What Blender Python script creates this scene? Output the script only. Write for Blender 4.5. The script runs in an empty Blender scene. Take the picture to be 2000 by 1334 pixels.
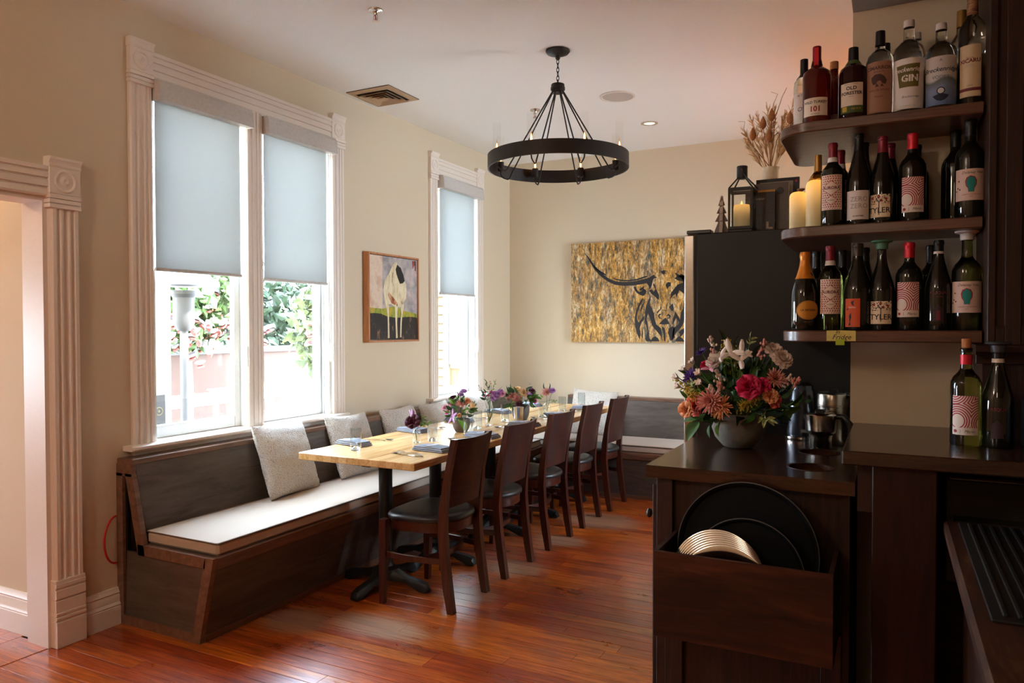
import bpy, bmesh, math, random
from math import pi, sin, cos, sqrt, atan2, radians
from mathutils import Vector, Matrix, noise as mnoise
C = bpy.context.scene.collection
sc = bpy.context.scene
rnd = random.Random(7)

# ------------------------------------------------------------------ camera
cd = bpy.data.cameras.new('camera'); cam = bpy.data.objects.new('camera', cd); C.objects.link(cam)
cd.sensor_width = 36.0; cd.lens = 1446.3 / 2000 * 36.0; cd.clip_start = 0.05
R_ = Vector((0.8906081, 0.4547684, -0.00170993)); U_ = Vector((-0.00751738, 0.01848111, 0.99980095)); F_ = Vector((-0.45470948, 0.89041797, -0.01987809))
cam.matrix_world = Matrix(((R_.x, U_.x, -F_.x, 3.3735), (R_.y, U_.y, -F_.y, 0), (R_.z, U_.z, -F_.z, 1.45), (0, 0, 0, 1)))
sc.camera = cam

# ------------------------------------------------------------------ world, sun, exposure
SKY = 9.0; SUN = 12.0
w = bpy.data.worlds.new('World'); sc.world = w; w.use_nodes = True
nt = w.node_tree; bg = nt.nodes['Background']
tc = nt.nodes.new('ShaderNodeTexCoord'); sp = nt.nodes.new('ShaderNodeSeparateXYZ'); rp = nt.nodes.new('ShaderNodeValToRGB')
nt.links.new(tc.outputs['Generated'], sp.inputs[0]); nt.links.new(sp.outputs[2], rp.inputs[0]); nt.links.new(rp.outputs[0], bg.inputs[0])
rp.color_ramp.elements[0].position = 0.0; rp.color_ramp.elements[0].color = (0.76, 0.87, 1.0, 1)
rp.color_ramp.elements[1].position = 0.7; rp.color_ramp.elements[1].color = (0.58, 0.77, 1.0, 1)
bg.inputs[1].default_value = SKY
sl = bpy.data.lights.new('sun', 'SUN'); sl.energy = SUN; sl.angle = radians(1.0); sl.color = (1.0, 0.97, 0.93)
so = bpy.data.objects.new('sun', sl); C.objects.link(so); so.rotation_euler = (radians(-18), radians(40), 0)
for nm, y0, y1, px_, zc_, hh_, sg_ in (('portal_double_window', 2.5, 3.95, -0.2, 1.8, 1.95, -90), ('portal_single_window', 5.18, 5.9, -0.2, 1.8, 1.95, -90), ('portal_side_window', 4.7, 5.7, 4.44, 1.55, 1.1, 90), ('portal_hallway', 0.2, 1.1, -3.62, 1.2, 0.8, -90)):
    al = bpy.data.lights.new(nm, 'AREA'); al.shape = 'RECTANGLE'; al.size = hh_; al.size_y = y1 - y0; al.cycles.is_portal = True
    ao = bpy.data.objects.new(nm, al); C.objects.link(ao); ao.location = (px_, (y0 + y1) / 2, zc_); ao.rotation_euler = (0, radians(sg_), 0)
def lamp(name, loc, energy, col=(1, 0.72, 0.45), r=0.05, typ='POINT', **k):
    l = bpy.data.lights.new(name, typ); l.energy = energy; l.color = col
    if typ != 'AREA': l.shadow_soft_size = r
    for a, b in k.items(): setattr(l, a, b)
    o = bpy.data.objects.new(name, l); C.objects.link(o); o.location = loc; return o
lamp('hallway_lamp', (-1.3, 1.45, 2.5), 6, (1, 0.62, 0.3), 0.06)
lamp('dining_fill_light', (1.1, -0.6, 2.7), 10, (1, 0.82, 0.66), 0.2)  # added fill behind the camera, brightens the left wall and floor
lamp('bar_fill_light', (2.9, -1.2, 2.5), 2.6, (1, 0.78, 0.56), 0.2)  # unseen warm fill, added to lift the bar wall and shelves
sc.view_settings.view_transform = 'Standard'; sc.view_settings.look = 'None'; sc.view_settings.gamma = 1.0
sc.view_settings.use_curve_mapping = False
sc.view_settings.exposure = 2.6
cy = sc.cycles
cy.max_bounces = 10; cy.diffuse_bounces = 6; cy.glossy_bounces = 4; cy.transmission_bounces = 8; cy.transparent_max_bounces = 16
cy.caustics_reflective = False; cy.caustics_refractive = False; cy.sample_clamp_indirect = 6.0; cy.blur_glossy = 0.5

# ------------------------------------------------------------------ materials
def L(r, g, b):
    def f(c):
        c /= 255.0
        return c / 12.92 if c <= 0.04045 else ((c + 0.055) / 1.055) ** 2.4
    return (f(r), f(g), f(b), 1)
MATS = {}
class NB:
    """node builder"""
    def __init__(s, name):
        s.m = bpy.data.materials.new(name); s.m.use_nodes = True; s.t = s.m.node_tree
        s.b = s.t.nodes['Principled BSDF']; s.out = s.t.nodes['Material Output']; MATS[name] = s.m
    def n(s, typ, **k):
        x = s.t.nodes.new(typ)
        for a, b in k.items(): setattr(x, a, b)
        return x
    def l(s, a, b): s.t.links.new(a, b)
    def set(s, **k):
        al = dict(col='Base Color', rough='Roughness', metal='Metallic', trans='Transmission Weight', ior='IOR', coat='Coat Weight', coatr='Coat Roughness', spec='Specular IOR Level', sheen='Sheen Weight', sss='Subsurface Weight', alpha='Alpha', ec='Emission Color', es='Emission Strength')
        for a, b in k.items(): s.b.inputs[al[a]].default_value = b
    def coords(s, scale=(1, 1, 1), kind='Object', rand=True, loc=(0, 0, 0)):
        tc = s.n('ShaderNodeTexCoord'); mp = s.n('ShaderNodeMapping'); mp.inputs['Scale'].default_value = scale; mp.inputs['Location'].default_value = loc
        src = tc.outputs[kind]
        if kind == 'World':
            pass
        if rand:
            oi = s.n('ShaderNodeObjectInfo'); va = s.n('ShaderNodeVectorMath', operation='MULTIPLY_ADD')
            cx = s.n('ShaderNodeCombineXYZ'); s.l(oi.outputs['Random'], cx.inputs[0]); s.l(oi.outputs['Random'], cx.inputs[1]); s.l(oi.outputs['Random'], cx.inputs[2])
            va.inputs[1].default_value = (37, 53, 71); s.l(cx.outputs[0], va.inputs[0]); s.l(src, va.inputs[2]); src = va.outputs[0]
        s.l(src, mp.inputs['Vector']); return mp.outputs[0]
    def noise(s, vec, scale=5, detail=4, rough=0.5, dist=0.0):
        x = s.n('ShaderNodeTexNoise'); x.inputs['Scale'].default_value = scale; x.inputs['Detail'].default_value = detail
        x.inputs['Roughness'].default_value = rough; x.inputs['Distortion'].default_value = dist
        s.l(vec, x.inputs['Vector']); return x.outputs['Fac']
    def ramp(s, fac, stops, interp='LINEAR'):
        x = s.n('ShaderNodeValToRGB'); cr = x.color_ramp; cr.interpolation = interp
        while len(cr.elements) < len(stops): cr.elements.new(0.5)
        for e, (p, c) in zip(cr.elements, stops): e.position = p; e.color = c
        s.l(fac, x.inputs[0]); return x.outputs[0]
    def mix(s, fac, a, b, blend='MIX'):
        x = s.n('ShaderNodeMix', data_type='RGBA', blend_type=blend)
        for i, v in ((0, fac), (6, a), (7, b)):
            if isinstance(v, (int, float, tuple)): x.inputs[i].default_value = v
            else: s.l(v, x.inputs[i])
        return x.outputs[2]
    def math(s, op, a, b=0.0, c=0.0, clamp=False):
        x = s.n('ShaderNodeMath', operation=op, use_clamp=clamp)
        for i, v in enumerate((a, b, c)):
            if isinstance(v, (int, float)): x.inputs[i].default_value = v
            else: s.l(v, x.inputs[i])
        return x.outputs[0]
    def bump(s, fac, strength=0.2, dist=0.002):
        x = s.n('ShaderNodeBump'); x.inputs['Strength'].default_value = strength; x.inputs['Distance'].default_value = dist
        s.l(fac, x.inputs['Height']); s.l(x.outputs[0], s.b.inputs['Normal'])
    def col(s, c): s.l(c, s.b.inputs['Base Color'])
def plain(name, c, rough=0.5, bump=0.0, bscale=60, vary=0.06, **k):
    m = NB(name); m.set(rough=rough, **k)
    v = m.coords((1, 1, 1)); f = m.noise(v, bscale, 3)
    a = tuple(max(0, x * (1 - vary)) for x in c[:3]) + (1,); b = tuple(min(1, x * (1 + vary)) for x in c[:3]) + (1,)
    m.col(m.ramp(f, [(0.3, a), (0.7, b)]))
    if bump: m.bump(f, bump, 0.0015)
    return m.m
def wood(name, c1, c2, c3=None, axis=0, stretch=14, scale=4.0, rough=0.4, coat=0.0, coatr=0.2, bump=0.08, spec=0.5, rand=True):
    m = NB(name); m.set(rough=rough, coat=coat, coatr=coatr, spec=spec)
    s = [stretch] * 3; s[axis] = 1.0
    v = m.coords(tuple(s), rand=rand)
    n1 = m.noise(v, scale, 6, 0.6, 0.8); n2 = m.noise(v, scale * 5, 4, 0.7, 0.2)
    f = m.math('ADD', m.math('MULTIPLY', n1, 0.72), m.math('MULTIPLY', n2, 0.28))
    st = [(0.36, c1), (0.62, c2)]
    if c3: st = [(0.32, c1), (0.52, c2), (0.68, c3)]
    m.col(m.ramp(f, st)); m.bump(n2, bump, 0.001)
    return m.m

wall_m = plain('wall_paint', L(210, 194, 168), 0.85, 0.12, 180, 0.015)
ceil_m = plain('ceiling_paint', L(233, 232, 229), 0.9, 0.08, 120, 0.012)
trim_m = plain('trim_paint', L(228, 216, 204), 0.42, 0.06, 90, 0.02)
sash_m = plain('sash_paint', L(232, 234, 232), 0.4, 0.04, 90, 0.02)
black_metal = plain('black_metal', L(26, 25, 25), 0.42, 0.0, spec=0.5, metal=0.3)
bronze = plain('dark_bronze', L(44, 38, 34), 0.5, 0.05, 120, metal=0.4)
steel = plain('brushed_steel', L(176, 168, 158), 0.24, 0.0, metal=1.0)
chrome = plain('chrome', L(215, 212, 208), 0.12, 0.0, metal=1.0)
silverware = plain('silverware', L(200, 196, 190), 0.16, 0.0, metal=1.0)

# floor board: reddish varnished fir with worn grey patches, dark grain lines
m = NB('floor_board'); m.set(rough=0.3, spec=0.35, coat=0.75, coatr=0.24)
v = m.coords((1.2, 22, 22)); n1 = m.noise(v, 3.2, 7, 0.62, 0.6); n2 = m.noise(v, 14, 4, 0.6)
base = m.ramp(m.math('ADD', m.math('MULTIPLY', n1, 0.7), m.math('MULTIPLY', n2, 0.3)), [(0.3, L(90, 32, 10)), (0.46, L(156, 62, 16)), (0.58, L(192, 88, 24)), (0.75, L(212, 120, 46))])
oi = m.n('ShaderNodeObjectInfo'); hs = m.n('ShaderNodeHueSaturation'); hs.inputs['Saturation'].default_value = 1.0
m.l(m.math('MULTIPLY_ADD', oi.outputs['Random'], 0.5, 0.72), hs.inputs['Value']); m.l(m.math('MULTIPLY_ADD', oi.outputs['Random'], 0.018, 0.494), hs.inputs['Hue']); m.l(base, hs.inputs['Color'])
geo = m.n('ShaderNodeNewGeometry'); mp = m.n('ShaderNodeMapping'); mp.inputs['Scale'].default_value = (1.5, 3.2, 1); m.l(geo.outputs['Position'], mp.inputs[0])
big = m.noise(mp.outputs[0], 1.6, 5, 0.6, 0.4)
def blob(cx, cyy, rx, ry):
    vm = m.n('ShaderNodeVectorMath', operation='SUBTRACT'); m.l(geo.outputs['Position'], vm.inputs[0]); vm.inputs[1].default_value = (cx, cyy, 0)
    v2 = m.n('ShaderNodeVectorMath', operation='MULTIPLY'); m.l(vm.outputs[0], v2.inputs[0]); v2.inputs[1].default_value = (1 / rx, 1 / ry, 0)
    v3 = m.n('ShaderNodeVectorMath', operation='LENGTH'); m.l(v2.outputs[0], v3.inputs[0])
    return m.math('SUBTRACT', 1.0, v3.outputs['Value'], clamp=True)
tot = None
for b_ in ((1.15, 2.87, 0.5, 0.2), (1.34, 3.43, 0.28, 0.24), (1.38, 3.95, 0.3, 0.22), (0.78, 2.75, 0.3, 0.25), (1.45, 5.2, 0.5, 0.35), (1.4, 4.6, 0.3, 0.2)):
    q = blob(*b_); tot = q if tot is None else m.math('MAXIMUM', tot, q)
wear = m.math('MULTIPLY', 0.62, m.math('MULTIPLY', m.math('SUBTRACT', m.math('MULTIPLY_ADD', n2, 0.7, m.math('MULTIPLY_ADD', n1, 0.8, m.math('MULTIPLY', tot, 0.95))), 1.02, clamp=True), 3.2, clamp=True))
dirt = m.ramp(big, [(0.35, (0.78, 0.76, 0.78, 1)), (0.62, (1.1, 1.06, 1.0, 1))])
c_ = m.mix(wear, m.mix(1.0, hs.outputs[0], dirt, 'MULTIPLY'), L(164, 138, 112))
m.col(c_); m.l(m.math('MULTIPLY_ADD', big, 0.2, m.math('MULTIPLY_ADD', wear, 0.18, 0.2)), m.b.inputs['Roughness']); m.bump(m.math('ADD', n2, m.math('MULTIPLY', n1, 0.6)), 0.18, 0.0012)
floor_m = m.m

bench_m = wood('bench_panel', L(66, 57, 50), L(90, 79, 70), L(102, 91, 82), axis=1, stretch=7, scale=2.2, spec=0.3, rough=0.5, bump=0.05)
bench_end_m = wood('bench_end_panel', L(60, 50, 42), L(84, 72, 62), L(96, 84, 72), axis=0, stretch=7, scale=2.6, rough=0.5, bump=0.05)
bench_edge = wood('bench_edge', L(86, 58, 42), L(116, 84, 66), L(132, 100, 82), axis=1, stretch=9, scale=3, rough=0.36, bump=0.04)
mahog = wood('mahogany', L(40, 14, 9), L(66, 26, 16), L(84, 38, 24), axis=2, stretch=14, scale=3, rough=0.34, coat=0.25, coatr=0.2, bump=0.04)
mahog_back = wood('mahogany_veneer', L(36, 14, 10), L(56, 24, 16), L(70, 34, 22), axis=1, stretch=14, scale=4, rough=0.42, coat=0.12, coatr=0.25, spec=0.4, bump=0.03)
oak = wood('dark_oak', L(26, 13, 8), L(54, 28, 17), L(72, 40, 25), axis=0, stretch=18, scale=4, rough=0.5, spec=0.3, coat=0.0, bump=0.15)
oak_v = wood('dark_oak_upright', L(25, 13, 8), L(50, 28, 17), L(66, 38, 25), axis=2, stretch=18, scale=4, rough=0.55, spec=0.3, coat=0.0, bump=0.15)
shelf_m = wood('shelf_oak', L(52, 30, 19), L(92, 58, 40), L(112, 74, 54), axis=0, stretch=18, scale=3.5, rough=0.34, coat=0.3, bump=0.12)
counter_m = wood('counter_oak', L(34, 18, 10), L(56, 32, 18), L(70, 42, 25), axis=0, stretch=10, scale=2.5, rough=0.24, coat=0.2, coatr=0.12, bump=0.04)
frame_m = wood('picture_frame_wood', L(164, 104, 66), L(196, 136, 92), None, axis=2, stretch=12, scale=4, rough=0.5, bump=0.04)
# butcher block table: long strips along y
m = NB('butcher_block'); m.set(rough=0.24, spec=0.35, coat=0.05, coatr=0.2)
v = m.coords((26, 1.3, 26), rand=False); n1 = m.noise(v, 3, 6, 0.6, 0.7)
tc = m.n('ShaderNodeTexCoord'); mp = m.n('ShaderNodeMapping'); mp.inputs['Rotation'].default_value = (0, 0, pi / 2); m.l(tc.outputs['Object'], mp.inputs[0])
br = m.n('ShaderNodeTexBrick'); br.inputs['Scale'].default_value = 1.0; br.inputs['Brick Width'].default_value = 0.62; br.inputs['Row Height'].default_value = 0.052; br.inputs['Mortar Size'].default_value = 0.0006; br.inputs['Mortar'].default_value = (0.35, 0.35, 0.35, 1)
br.inputs['Color1'].default_value = (0.0, 0, 0, 1); br.inputs['Color2'].default_value = (1, 1, 1, 1); m.l(mp.outputs[0], br.inputs['Vector'])
f = m.math('ADD', m.math('MULTIPLY', n1, 0.75), m.math('MULTIPLY', br.outputs['Color'], 0.25))
m.col(m.ramp(f, [(0.25, L(158, 96, 50)), (0.38, L(198, 150, 92)), (0.55, L(220, 178, 120)), (0.75, L(234, 200, 148))]))
table_m = m.m
vinyl = plain('black_vinyl', L(34, 35, 37), 0.36, 0.1, 220, 0.1, spec=0.5)
cushion_m = plain('seat_fabric', L(186, 166, 146), 0.9, 0.25, 500, 0.05, sheen=0.2)
# boucle
m = NB('boucle'); m.set(rough=0.95, sheen=0.4); v = m.coords((1, 1, 1)); vo = m.n('ShaderNodeTexVoronoi'); vo.inputs['Scale'].default_value = 170; m.l(v, vo.inputs['Vector'])
n1 = m.noise(v, 60, 3); m.col(m.ramp(vo.outputs['Distance'], [(0.0, L(240, 230, 218)), (0.6, L(224, 212, 198)), (1.0, L(176, 160, 144))])); m.bump(m.math('SUBTRACT', n1, vo.outputs['Distance']), 1.0, 0.008)
boucle = m.m
napkin_m = plain('napkin_cloth', L(132, 136, 150), 0.85, 0.3, 350, 0.06)
napkin_w = plain('napkin_stripe', L(196, 194, 196), 0.85, 0.2, 350, 0.04)
concrete_m = plain('concrete_bowl', L(120, 112, 100), 0.75, 0.2, 60, 0.12)
clay_m = plain('brown_clay', L(88, 76, 66), 0.5, 0.1, 90, 0.1)
cream_m = plain('cream_ceramic', L(218, 200, 172), 0.55, 0.05, 60, 0.03)
fridge_m = plain('black_enamel', L(22, 22, 22), 0.42, 0.15, 400, 0.05, spec=0.3)
rubber = plain('black_rubber', L(14, 14, 15), 0.6, 0.1, 200)
tray_m = plain('tray_black', L(5, 5, 5), 0.7, 0.1, 300, spec=0.15)
plastic = plain('black_plastic', L(16, 16, 17), 0.35)
grey_plastic = plain('grey_valance', L(196, 190, 184), 0.6)
kettle_m = plain('kettle_grey', L(70, 72, 78), 0.25, metal=0.7)
white_wood = plain('whitewashed_wood', L(196, 186, 178), 0.7, 0.2, 80)
grey_wood = plain('grey_tree_face', L(132, 124, 120), 0.7, 0.2, 80)
red_m = plain('red_cable', L(190, 30, 20), 0.4)
cork_m = plain('cork', L(176, 112, 66), 0.8, 0.4, 150, 0.2)
paper_y = plain('yellow_paper', L(212, 196, 110), 0.7)
tape_g = plain('green_tape', L(170, 190, 40), 0.6)
ink = plain('black_ink', L(22, 18, 18), 0.6)
vent_m = plain('vent_metal', L(176, 146, 112), 0.5)
vent_in = plain('vent_dark', L(34, 28, 24), 0.8)
speaker_m = plain('speaker_grille', L(184, 176, 168), 0.8, 0.4, 900)
def thin_glass(name, tint=(1, 1, 1, 1), base=0.04, edge=0.55, rough=0.01):
    m = NB(name); t = m.t; t.nodes.remove(m.b)
    tr = m.n('ShaderNodeBsdfTransparent'); tr.inputs[0].default_value = tint
    gl = m.n('ShaderNodeBsdfGlossy'); gl.inputs['Roughness'].default_value = rough; gl.inputs['Color'].default_value = (1, 1, 1, 1)
    lw = m.n('ShaderNodeLayerWeight'); lw.inputs[0].default_value = 0.5
    mx = m.n('ShaderNodeMixShader')
    f = m.math('MULTIPLY_ADD', m.math('POWER', lw.outputs['Facing'], 3.0), edge, base)
    m.l(f, mx.inputs[0]); m.l(tr.outputs[0], mx.inputs[1]); m.l(gl.outputs[0], mx.inputs[2]); m.l(mx.outputs[0], m.out.inputs[0])
    return m.m
pane_m = thin_glass('window_glass', (0.97, 0.98, 0.98, 1), 0.03, 0.3)
glass_m = thin_glass('drinking_glass', (0.93, 0.95, 0.95, 1), 0.05, 0.75)
def real_glass(name, col, rough=0.02, ior=1.45):
    m = NB(name); m.set(col=col, rough=rough, trans=1.0, ior=ior); return m.m
clear_bottle = real_glass('clear_bottle', (0.93, 0.95, 0.93, 1), 0.02, 1.36)
thick_glass = real_glass('thick_glass', (0.97, 0.99, 0.98, 1), 0.0, 1.45)
# shade cloth
m = NB('shade_cloth'); t = m.t; t.nodes.remove(m.b)
d = m.n('ShaderNodeBsdfDiffuse'); d.inputs[0].default_value = L(196, 200, 198); tl = m.n('ShaderNodeBsdfTranslucent'); tl.inputs[0].default_value = L(154, 154, 151); tp = m.n('ShaderNodeBsdfTransparent')
v = m.coords((1, 1, 1), rand=False); nz = m.noise(v, 420, 2)
a1 = m.n('ShaderNodeMixShader'); a1.inputs[0].default_value = 0.5; a2 = m.n('ShaderNodeMixShader')
m.l(m.math('MULTIPLY_ADD', nz, 0.03, 0.0), a2.inputs[0])
m.l(d.outputs[0], a1.inputs[1]); m.l(tl.outputs[0], a1.inputs[2]); m.l(a1.outputs[0], a2.inputs[1]); m.l(tp.outputs[0], a2.inputs[2]); m.l(a2.outputs[0], m.out.inputs[0])
shade_m = m.m
def glow(name, col, strength, base=(0.8, 0.7, 0.5, 1)):
    m = NB(name); m.set(col=base, rough=0.5, ec=col, es=strength); return m.m
bulb_glass = thin_glass('bulb_glass', (1.0, 0.86, 0.72, 1), 0.05, 0.4)
tube_glass = thin_glass('tube_glass', (0.985, 0.985, 0.98, 1), 0.02, 0.30)
bulb_m = glow('bulb_glow', (1, 0.40, 0.12, 1), 2.2, (0.5, 0.3, 0.2, 1))
flame_m = glow('flame', (1, 0.55, 0.10, 1), 0.35)
down_m = glow('downlight_glow', (1, 0.75, 0.55, 1), 0.25)
# wax candle lit from inside: warm towards its lit top
def wax(name, z0, z1, s):
    m = NB(name); m.set(col=L(206, 190, 148), rough=0.6); tc = m.n('ShaderNodeTexCoord'); se = m.n('ShaderNodeSeparateXYZ'); m.l(tc.outputs['Object'], se.inputs[0])
    mr = m.n('ShaderNodeMapRange'); mr.inputs[1].default_value = z0; mr.inputs[2].default_value = z1; m.l(se.outputs[2], mr.inputs[0])
    m.l(m.ramp(mr.outputs[0], [(0, (0.55, 0.42, 0.16, 1)), (0.6, (1.0, 0.5, 0.12, 1)), (1, (1.0, 0.42, 0.05, 1))]), m.b.inputs['Emission Color'])
    m.l(m.math('MULTIPLY_ADD', m.math('POWER', mr.outputs[0], 2.0), s * 0.24, 0.016), m.b.inputs['Emission Strength']); return m.m

# ------------------------------------------------------------------ geometry
class MB:
    def __init__(s): s.v = []; s.f = []; s.mi = []; s.M = Matrix.Identity(4); s.cur = 0
    def add(s, vs, fs):
        n = len(s.v); s.v += [tuple(s.M @ Vector(p)) for p in vs]; s.f += [tuple(i + n for i in f) for f in fs]; s.mi += [s.cur] * len(fs); return s
    def box(s, x0, y0, z0, x1, y1, z1, b=0.0):
        if x0 > x1: x0, x1 = x1, x0
        if y0 > y1: y0, y1 = y1, y0
        if z0 > z1: z0, z1 = z1, z0
        if b <= 0:
            return s.add([(x0, y0, z0), (x1, y0, z0), (x1, y1, z0), (x0, y1, z0), (x0, y0, z1), (x1, y0, z1), (x1, y1, z1), (x0, y1, z1)],
                         [(0, 3, 2, 1), (4, 5, 6, 7), (0, 1, 5, 4), (1, 2, 6, 5), (2, 3, 7, 6), (3, 0, 4, 7)])
        b = min(b, (x1 - x0) / 2.01, (y1 - y0) / 2.01, (z1 - z0) / 2.01)
        X = (x0, x1); Y = (y0, y1); Z = (z0, z1); vs = []; ix = {}
        for i in (0, 1):
            for j in (0, 1):
                for k in (0, 1):
                    dx = b if i == 0 else -b; dy = b if j == 0 else -b; dz = b if k == 0 else -b
                    for a in range(3):
                        p = [X[i] + dx, Y[j] + dy, Z[k] + dz]; p[a] = (X[i], Y[j], Z[k])[a]; ix[i, j, k, a] = len(vs); vs.append(tuple(p))
        fs = []
        def Q(*q): fs.append(tuple(ix[t] for t in q))
        Q((0,0,0,0),(0,0,1,0),(0,1,1,0),(0,1,0,0)); Q((1,0,0,0),(1,1,0,0),(1,1,1,0),(1,0,1,0))
        Q((0,0,0,1),(1,0,0,1),(1,0,1,1),(0,0,1,1)); Q((0,1,0,1),(0,1,1,1),(1,1,1,1),(1,1,0,1))
        Q((0,0,0,2),(0,1,0,2),(1,1,0,2),(1,0,0,2)); Q((0,0,1,2),(1,0,1,2),(1,1,1,2),(0,1,1,2))
        for j in (0,1):
            for k in (0,1): Q((0,j,k,1),(1,j,k,1),(1,j,k,2),(0,j,k,2))
        for i in (0,1):
            for k in (0,1): Q((i,0,k,0),(i,1,k,0),(i,1,k,2),(i,0,k,2))
        for i in (0,1):
            for j in (0,1): Q((i,j,0,0),(i,j,1,0),(i,j,1,1),(i,j,0,1))
        for i in (0,1):
            for j in (0,1):
                for k in (0,1): Q((i,j,k,0),(i,j,k,1),(i,j,k,2))
        return s.add(vs, fs)
    def lathe(s, prof, n=24, c=(0, 0), cap0=True, cap1=True):
        vs = []; fs = []
        for r, z in prof:
            for i in range(n): a = 2 * pi * i / n; vs.append((c[0] + r * cos(a), c[1] + r * sin(a), z))
        for j in range(len(prof) - 1):
            for i in range(n): fs.append((j*n+i, j*n+(i+1) % n, (j+1)*n+(i+1) % n, (j+1)*n+i))
        if cap0: fs.append(tuple(reversed(range(n))))
        if cap1: fs.append(tuple(range((len(prof)-1)*n, len(prof)*n)))
        return s.add(vs, fs)
    def tube(s, pts, r, n=8, closed=False, cap=True):
        pts = [Vector(p) for p in pts]; N = len(pts); rr = r if isinstance(r, (list, tuple)) else [r] * N
        vs = []; fs = []; up = None
        for i, p in enumerate(pts):
            if closed: t = pts[(i+1) % N] - pts[i-1]
            else: t = pts[min(i+1, N-1)] - pts[max(i-1, 0)]
            t.normalize()
            if up is None: up = t.orthogonal().normalized()
            else:
                up = up - t * up.dot(t)
                up = up.normalized() if up.length > 1e-6 else t.orthogonal().normalized()
            b = t.cross(up)
            for k in range(n): a = 2*pi*k/n; vs.append(tuple(p + (up*cos(a) + b*sin(a)) * rr[i]))
        for i in range(N if closed else N-1):
            for k in range(n): j = (i+1) % N; fs.append((i*n+k, i*n+(k+1) % n, j*n+(k+1) % n, j*n+k))
        if cap and not closed: fs.append(tuple(reversed(range(n)))); fs.append(tuple(range((N-1)*n, N*n)))
        return s.add(vs, fs)
    def prism(s, poly, ax, a, b):
        """poly in the two axes ax[0],ax[1]; extruded from a to b along ax[2]"""
        o = ['xyz'.index(c) for c in ax]; vs = []
        for t in (a, b):
            for p, q in poly:
                r = [0, 0, 0]; r[o[0]] = p; r[o[1]] = q; r[o[2]] = t; vs.append(tuple(r))
        n = len(poly); fs = [(i, (i+1) % n, n+(i+1) % n, n+i) for i in range(n)] + [tuple(reversed(range(n))), tuple(range(n, 2*n))]
        return s.add(vs, fs)
    def grid(s, fn, nu, nv, closed_u=False):
        vs = [fn(i / (nu if closed_u else nu-1), j/(nv-1)) for j in range(nv) for i in range(nu)]
        fs = []
        for j in range(nv-1):
            for i in range(nu if closed_u else nu-1): fs.append((j*nu+i, j*nu+(i+1) % nu, (j+1)*nu+(i+1) % nu, (j+1)*nu+i))
        return s.add(vs, fs)
    def mesh(s, name, mats, smooth=35):
        me = bpy.data.meshes.new(name); me.from_pydata(s.v, [], s.f)
        if not isinstance(mats, (list, tuple)): mats = [mats]
        for m in mats: me.materials.append(m)
        if len(mats) > 1: me.polygons.foreach_set('material_index', s.mi)
        bm = bmesh.new(); bm.from_mesh(me); bmesh.ops.recalc_face_normals(bm, faces=bm.faces); bm.to_mesh(me); bm.free()
        if smooth:
            me.polygons.foreach_set('use_smooth', [True] * len(me.polygons)); me.set_sharp_from_angle(angle=radians(smooth))
        me.update(); return me
def link(name, data, parent=None, loc=(0, 0, 0), rz=0.0, rot=None):
    o = bpy.data.objects.new(name, data); C.objects.link(o)
    o.location = loc; o.rotation_euler = rot if rot else (0, 0, rz)
    if parent: o.parent = parent
    return o
def part(name, mb, mat, parent=None, smooth=35, loc=(0, 0, 0), rz=0.0, rot=None, label=None, kind=None):
    o = link(name, mb.mesh(name, mat, smooth), parent, loc, rz, rot)
    if label: o['label'] = label
    if kind: o['kind'] = kind
    return o
def tag(o, label, cat, group=None):
    o['label'] = label; o['category'] = cat
    if group: o['group'] = group
    return o
def thing(name, label, cat, loc=(0, 0, 0), rz=0.0, group=None, rot=None):
    return tag(link(name, None, None, loc, rz, rot), label, cat, group)
def struct(name, mb, mat, parent=None, smooth=35):
    o = part(name, mb, mat, parent, smooth)
    if not parent: o['kind'] = 'structure'
    return o
def dup(root, loc=None, rz=None, label=None, rot=None):
    r = root.copy(); C.objects.link(r)
    if loc is not None: r.location = loc
    if rz is not None: r.rotation_euler = (0, 0, rz)
    if rot is not None: r.rotation_euler = rot
    if label: r['label'] = label
    for ch in list(root.children):
        c = ch.copy(); C.objects.link(c); c.parent = r
        for g in list(ch.children): d = g.copy(); C.objects.link(d); d.parent = c
    return r
def bx(*a, b=0.0): return MB().box(*a, b=b)
def slice_x(me, step=0.006):
    """cut a mesh along planes of constant x so that it can be bent round a bottle"""
    bm = bmesh.new(); bm.from_mesh(me); xs = [v.co.x for v in bm.verts]
    if xs:
        k = math.ceil(min(xs) / step)
        while k * step < max(xs):
            bmesh.ops.bisect_plane(bm, geom=bm.verts[:] + bm.edges[:] + bm.faces[:], plane_co=(k*step, 0, 0), plane_no=(1, 0, 0)); k += 1
    bm.to_mesh(me); bm.free()
def txt(s, size, mat, r=None, shear=0.0, bold=0.0, depth=0.0, space=1.0):
    """lettering in the local x/z plane facing -y, centred; wrapped on radius r when given"""
    cu = bpy.data.curves.new('lettering', 'FONT'); cu.body = s; cu.size = size; cu.align_x = 'CENTER'; cu.align_y = 'CENTER'; cu.shear = shear; cu.offset = bold; cu.resolution_u = 2; cu.space_character = space
    o = bpy.data.objects.new('lettering', cu); C.objects.link(o); bpy.context.view_layer.update()
    me = bpy.data.meshes.new_from_object(o.evaluated_get(bpy.context.evaluated_depsgraph_get())); bpy.data.objects.remove(o)
    if r: slice_x(me)
    for v in me.vertices:
        x, y = v.co.x, v.co.y
        if r: v.co = (r * sin(x / r), -r * cos(x / r), y)
        else: v.co = (x, -depth, y)
    me.materials.clear(); me.materials.append(mat); me.name = 'lettering'
    return me

# ------------------------------------------------------------------ the room
H = 3.052; YB = 6.56
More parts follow.
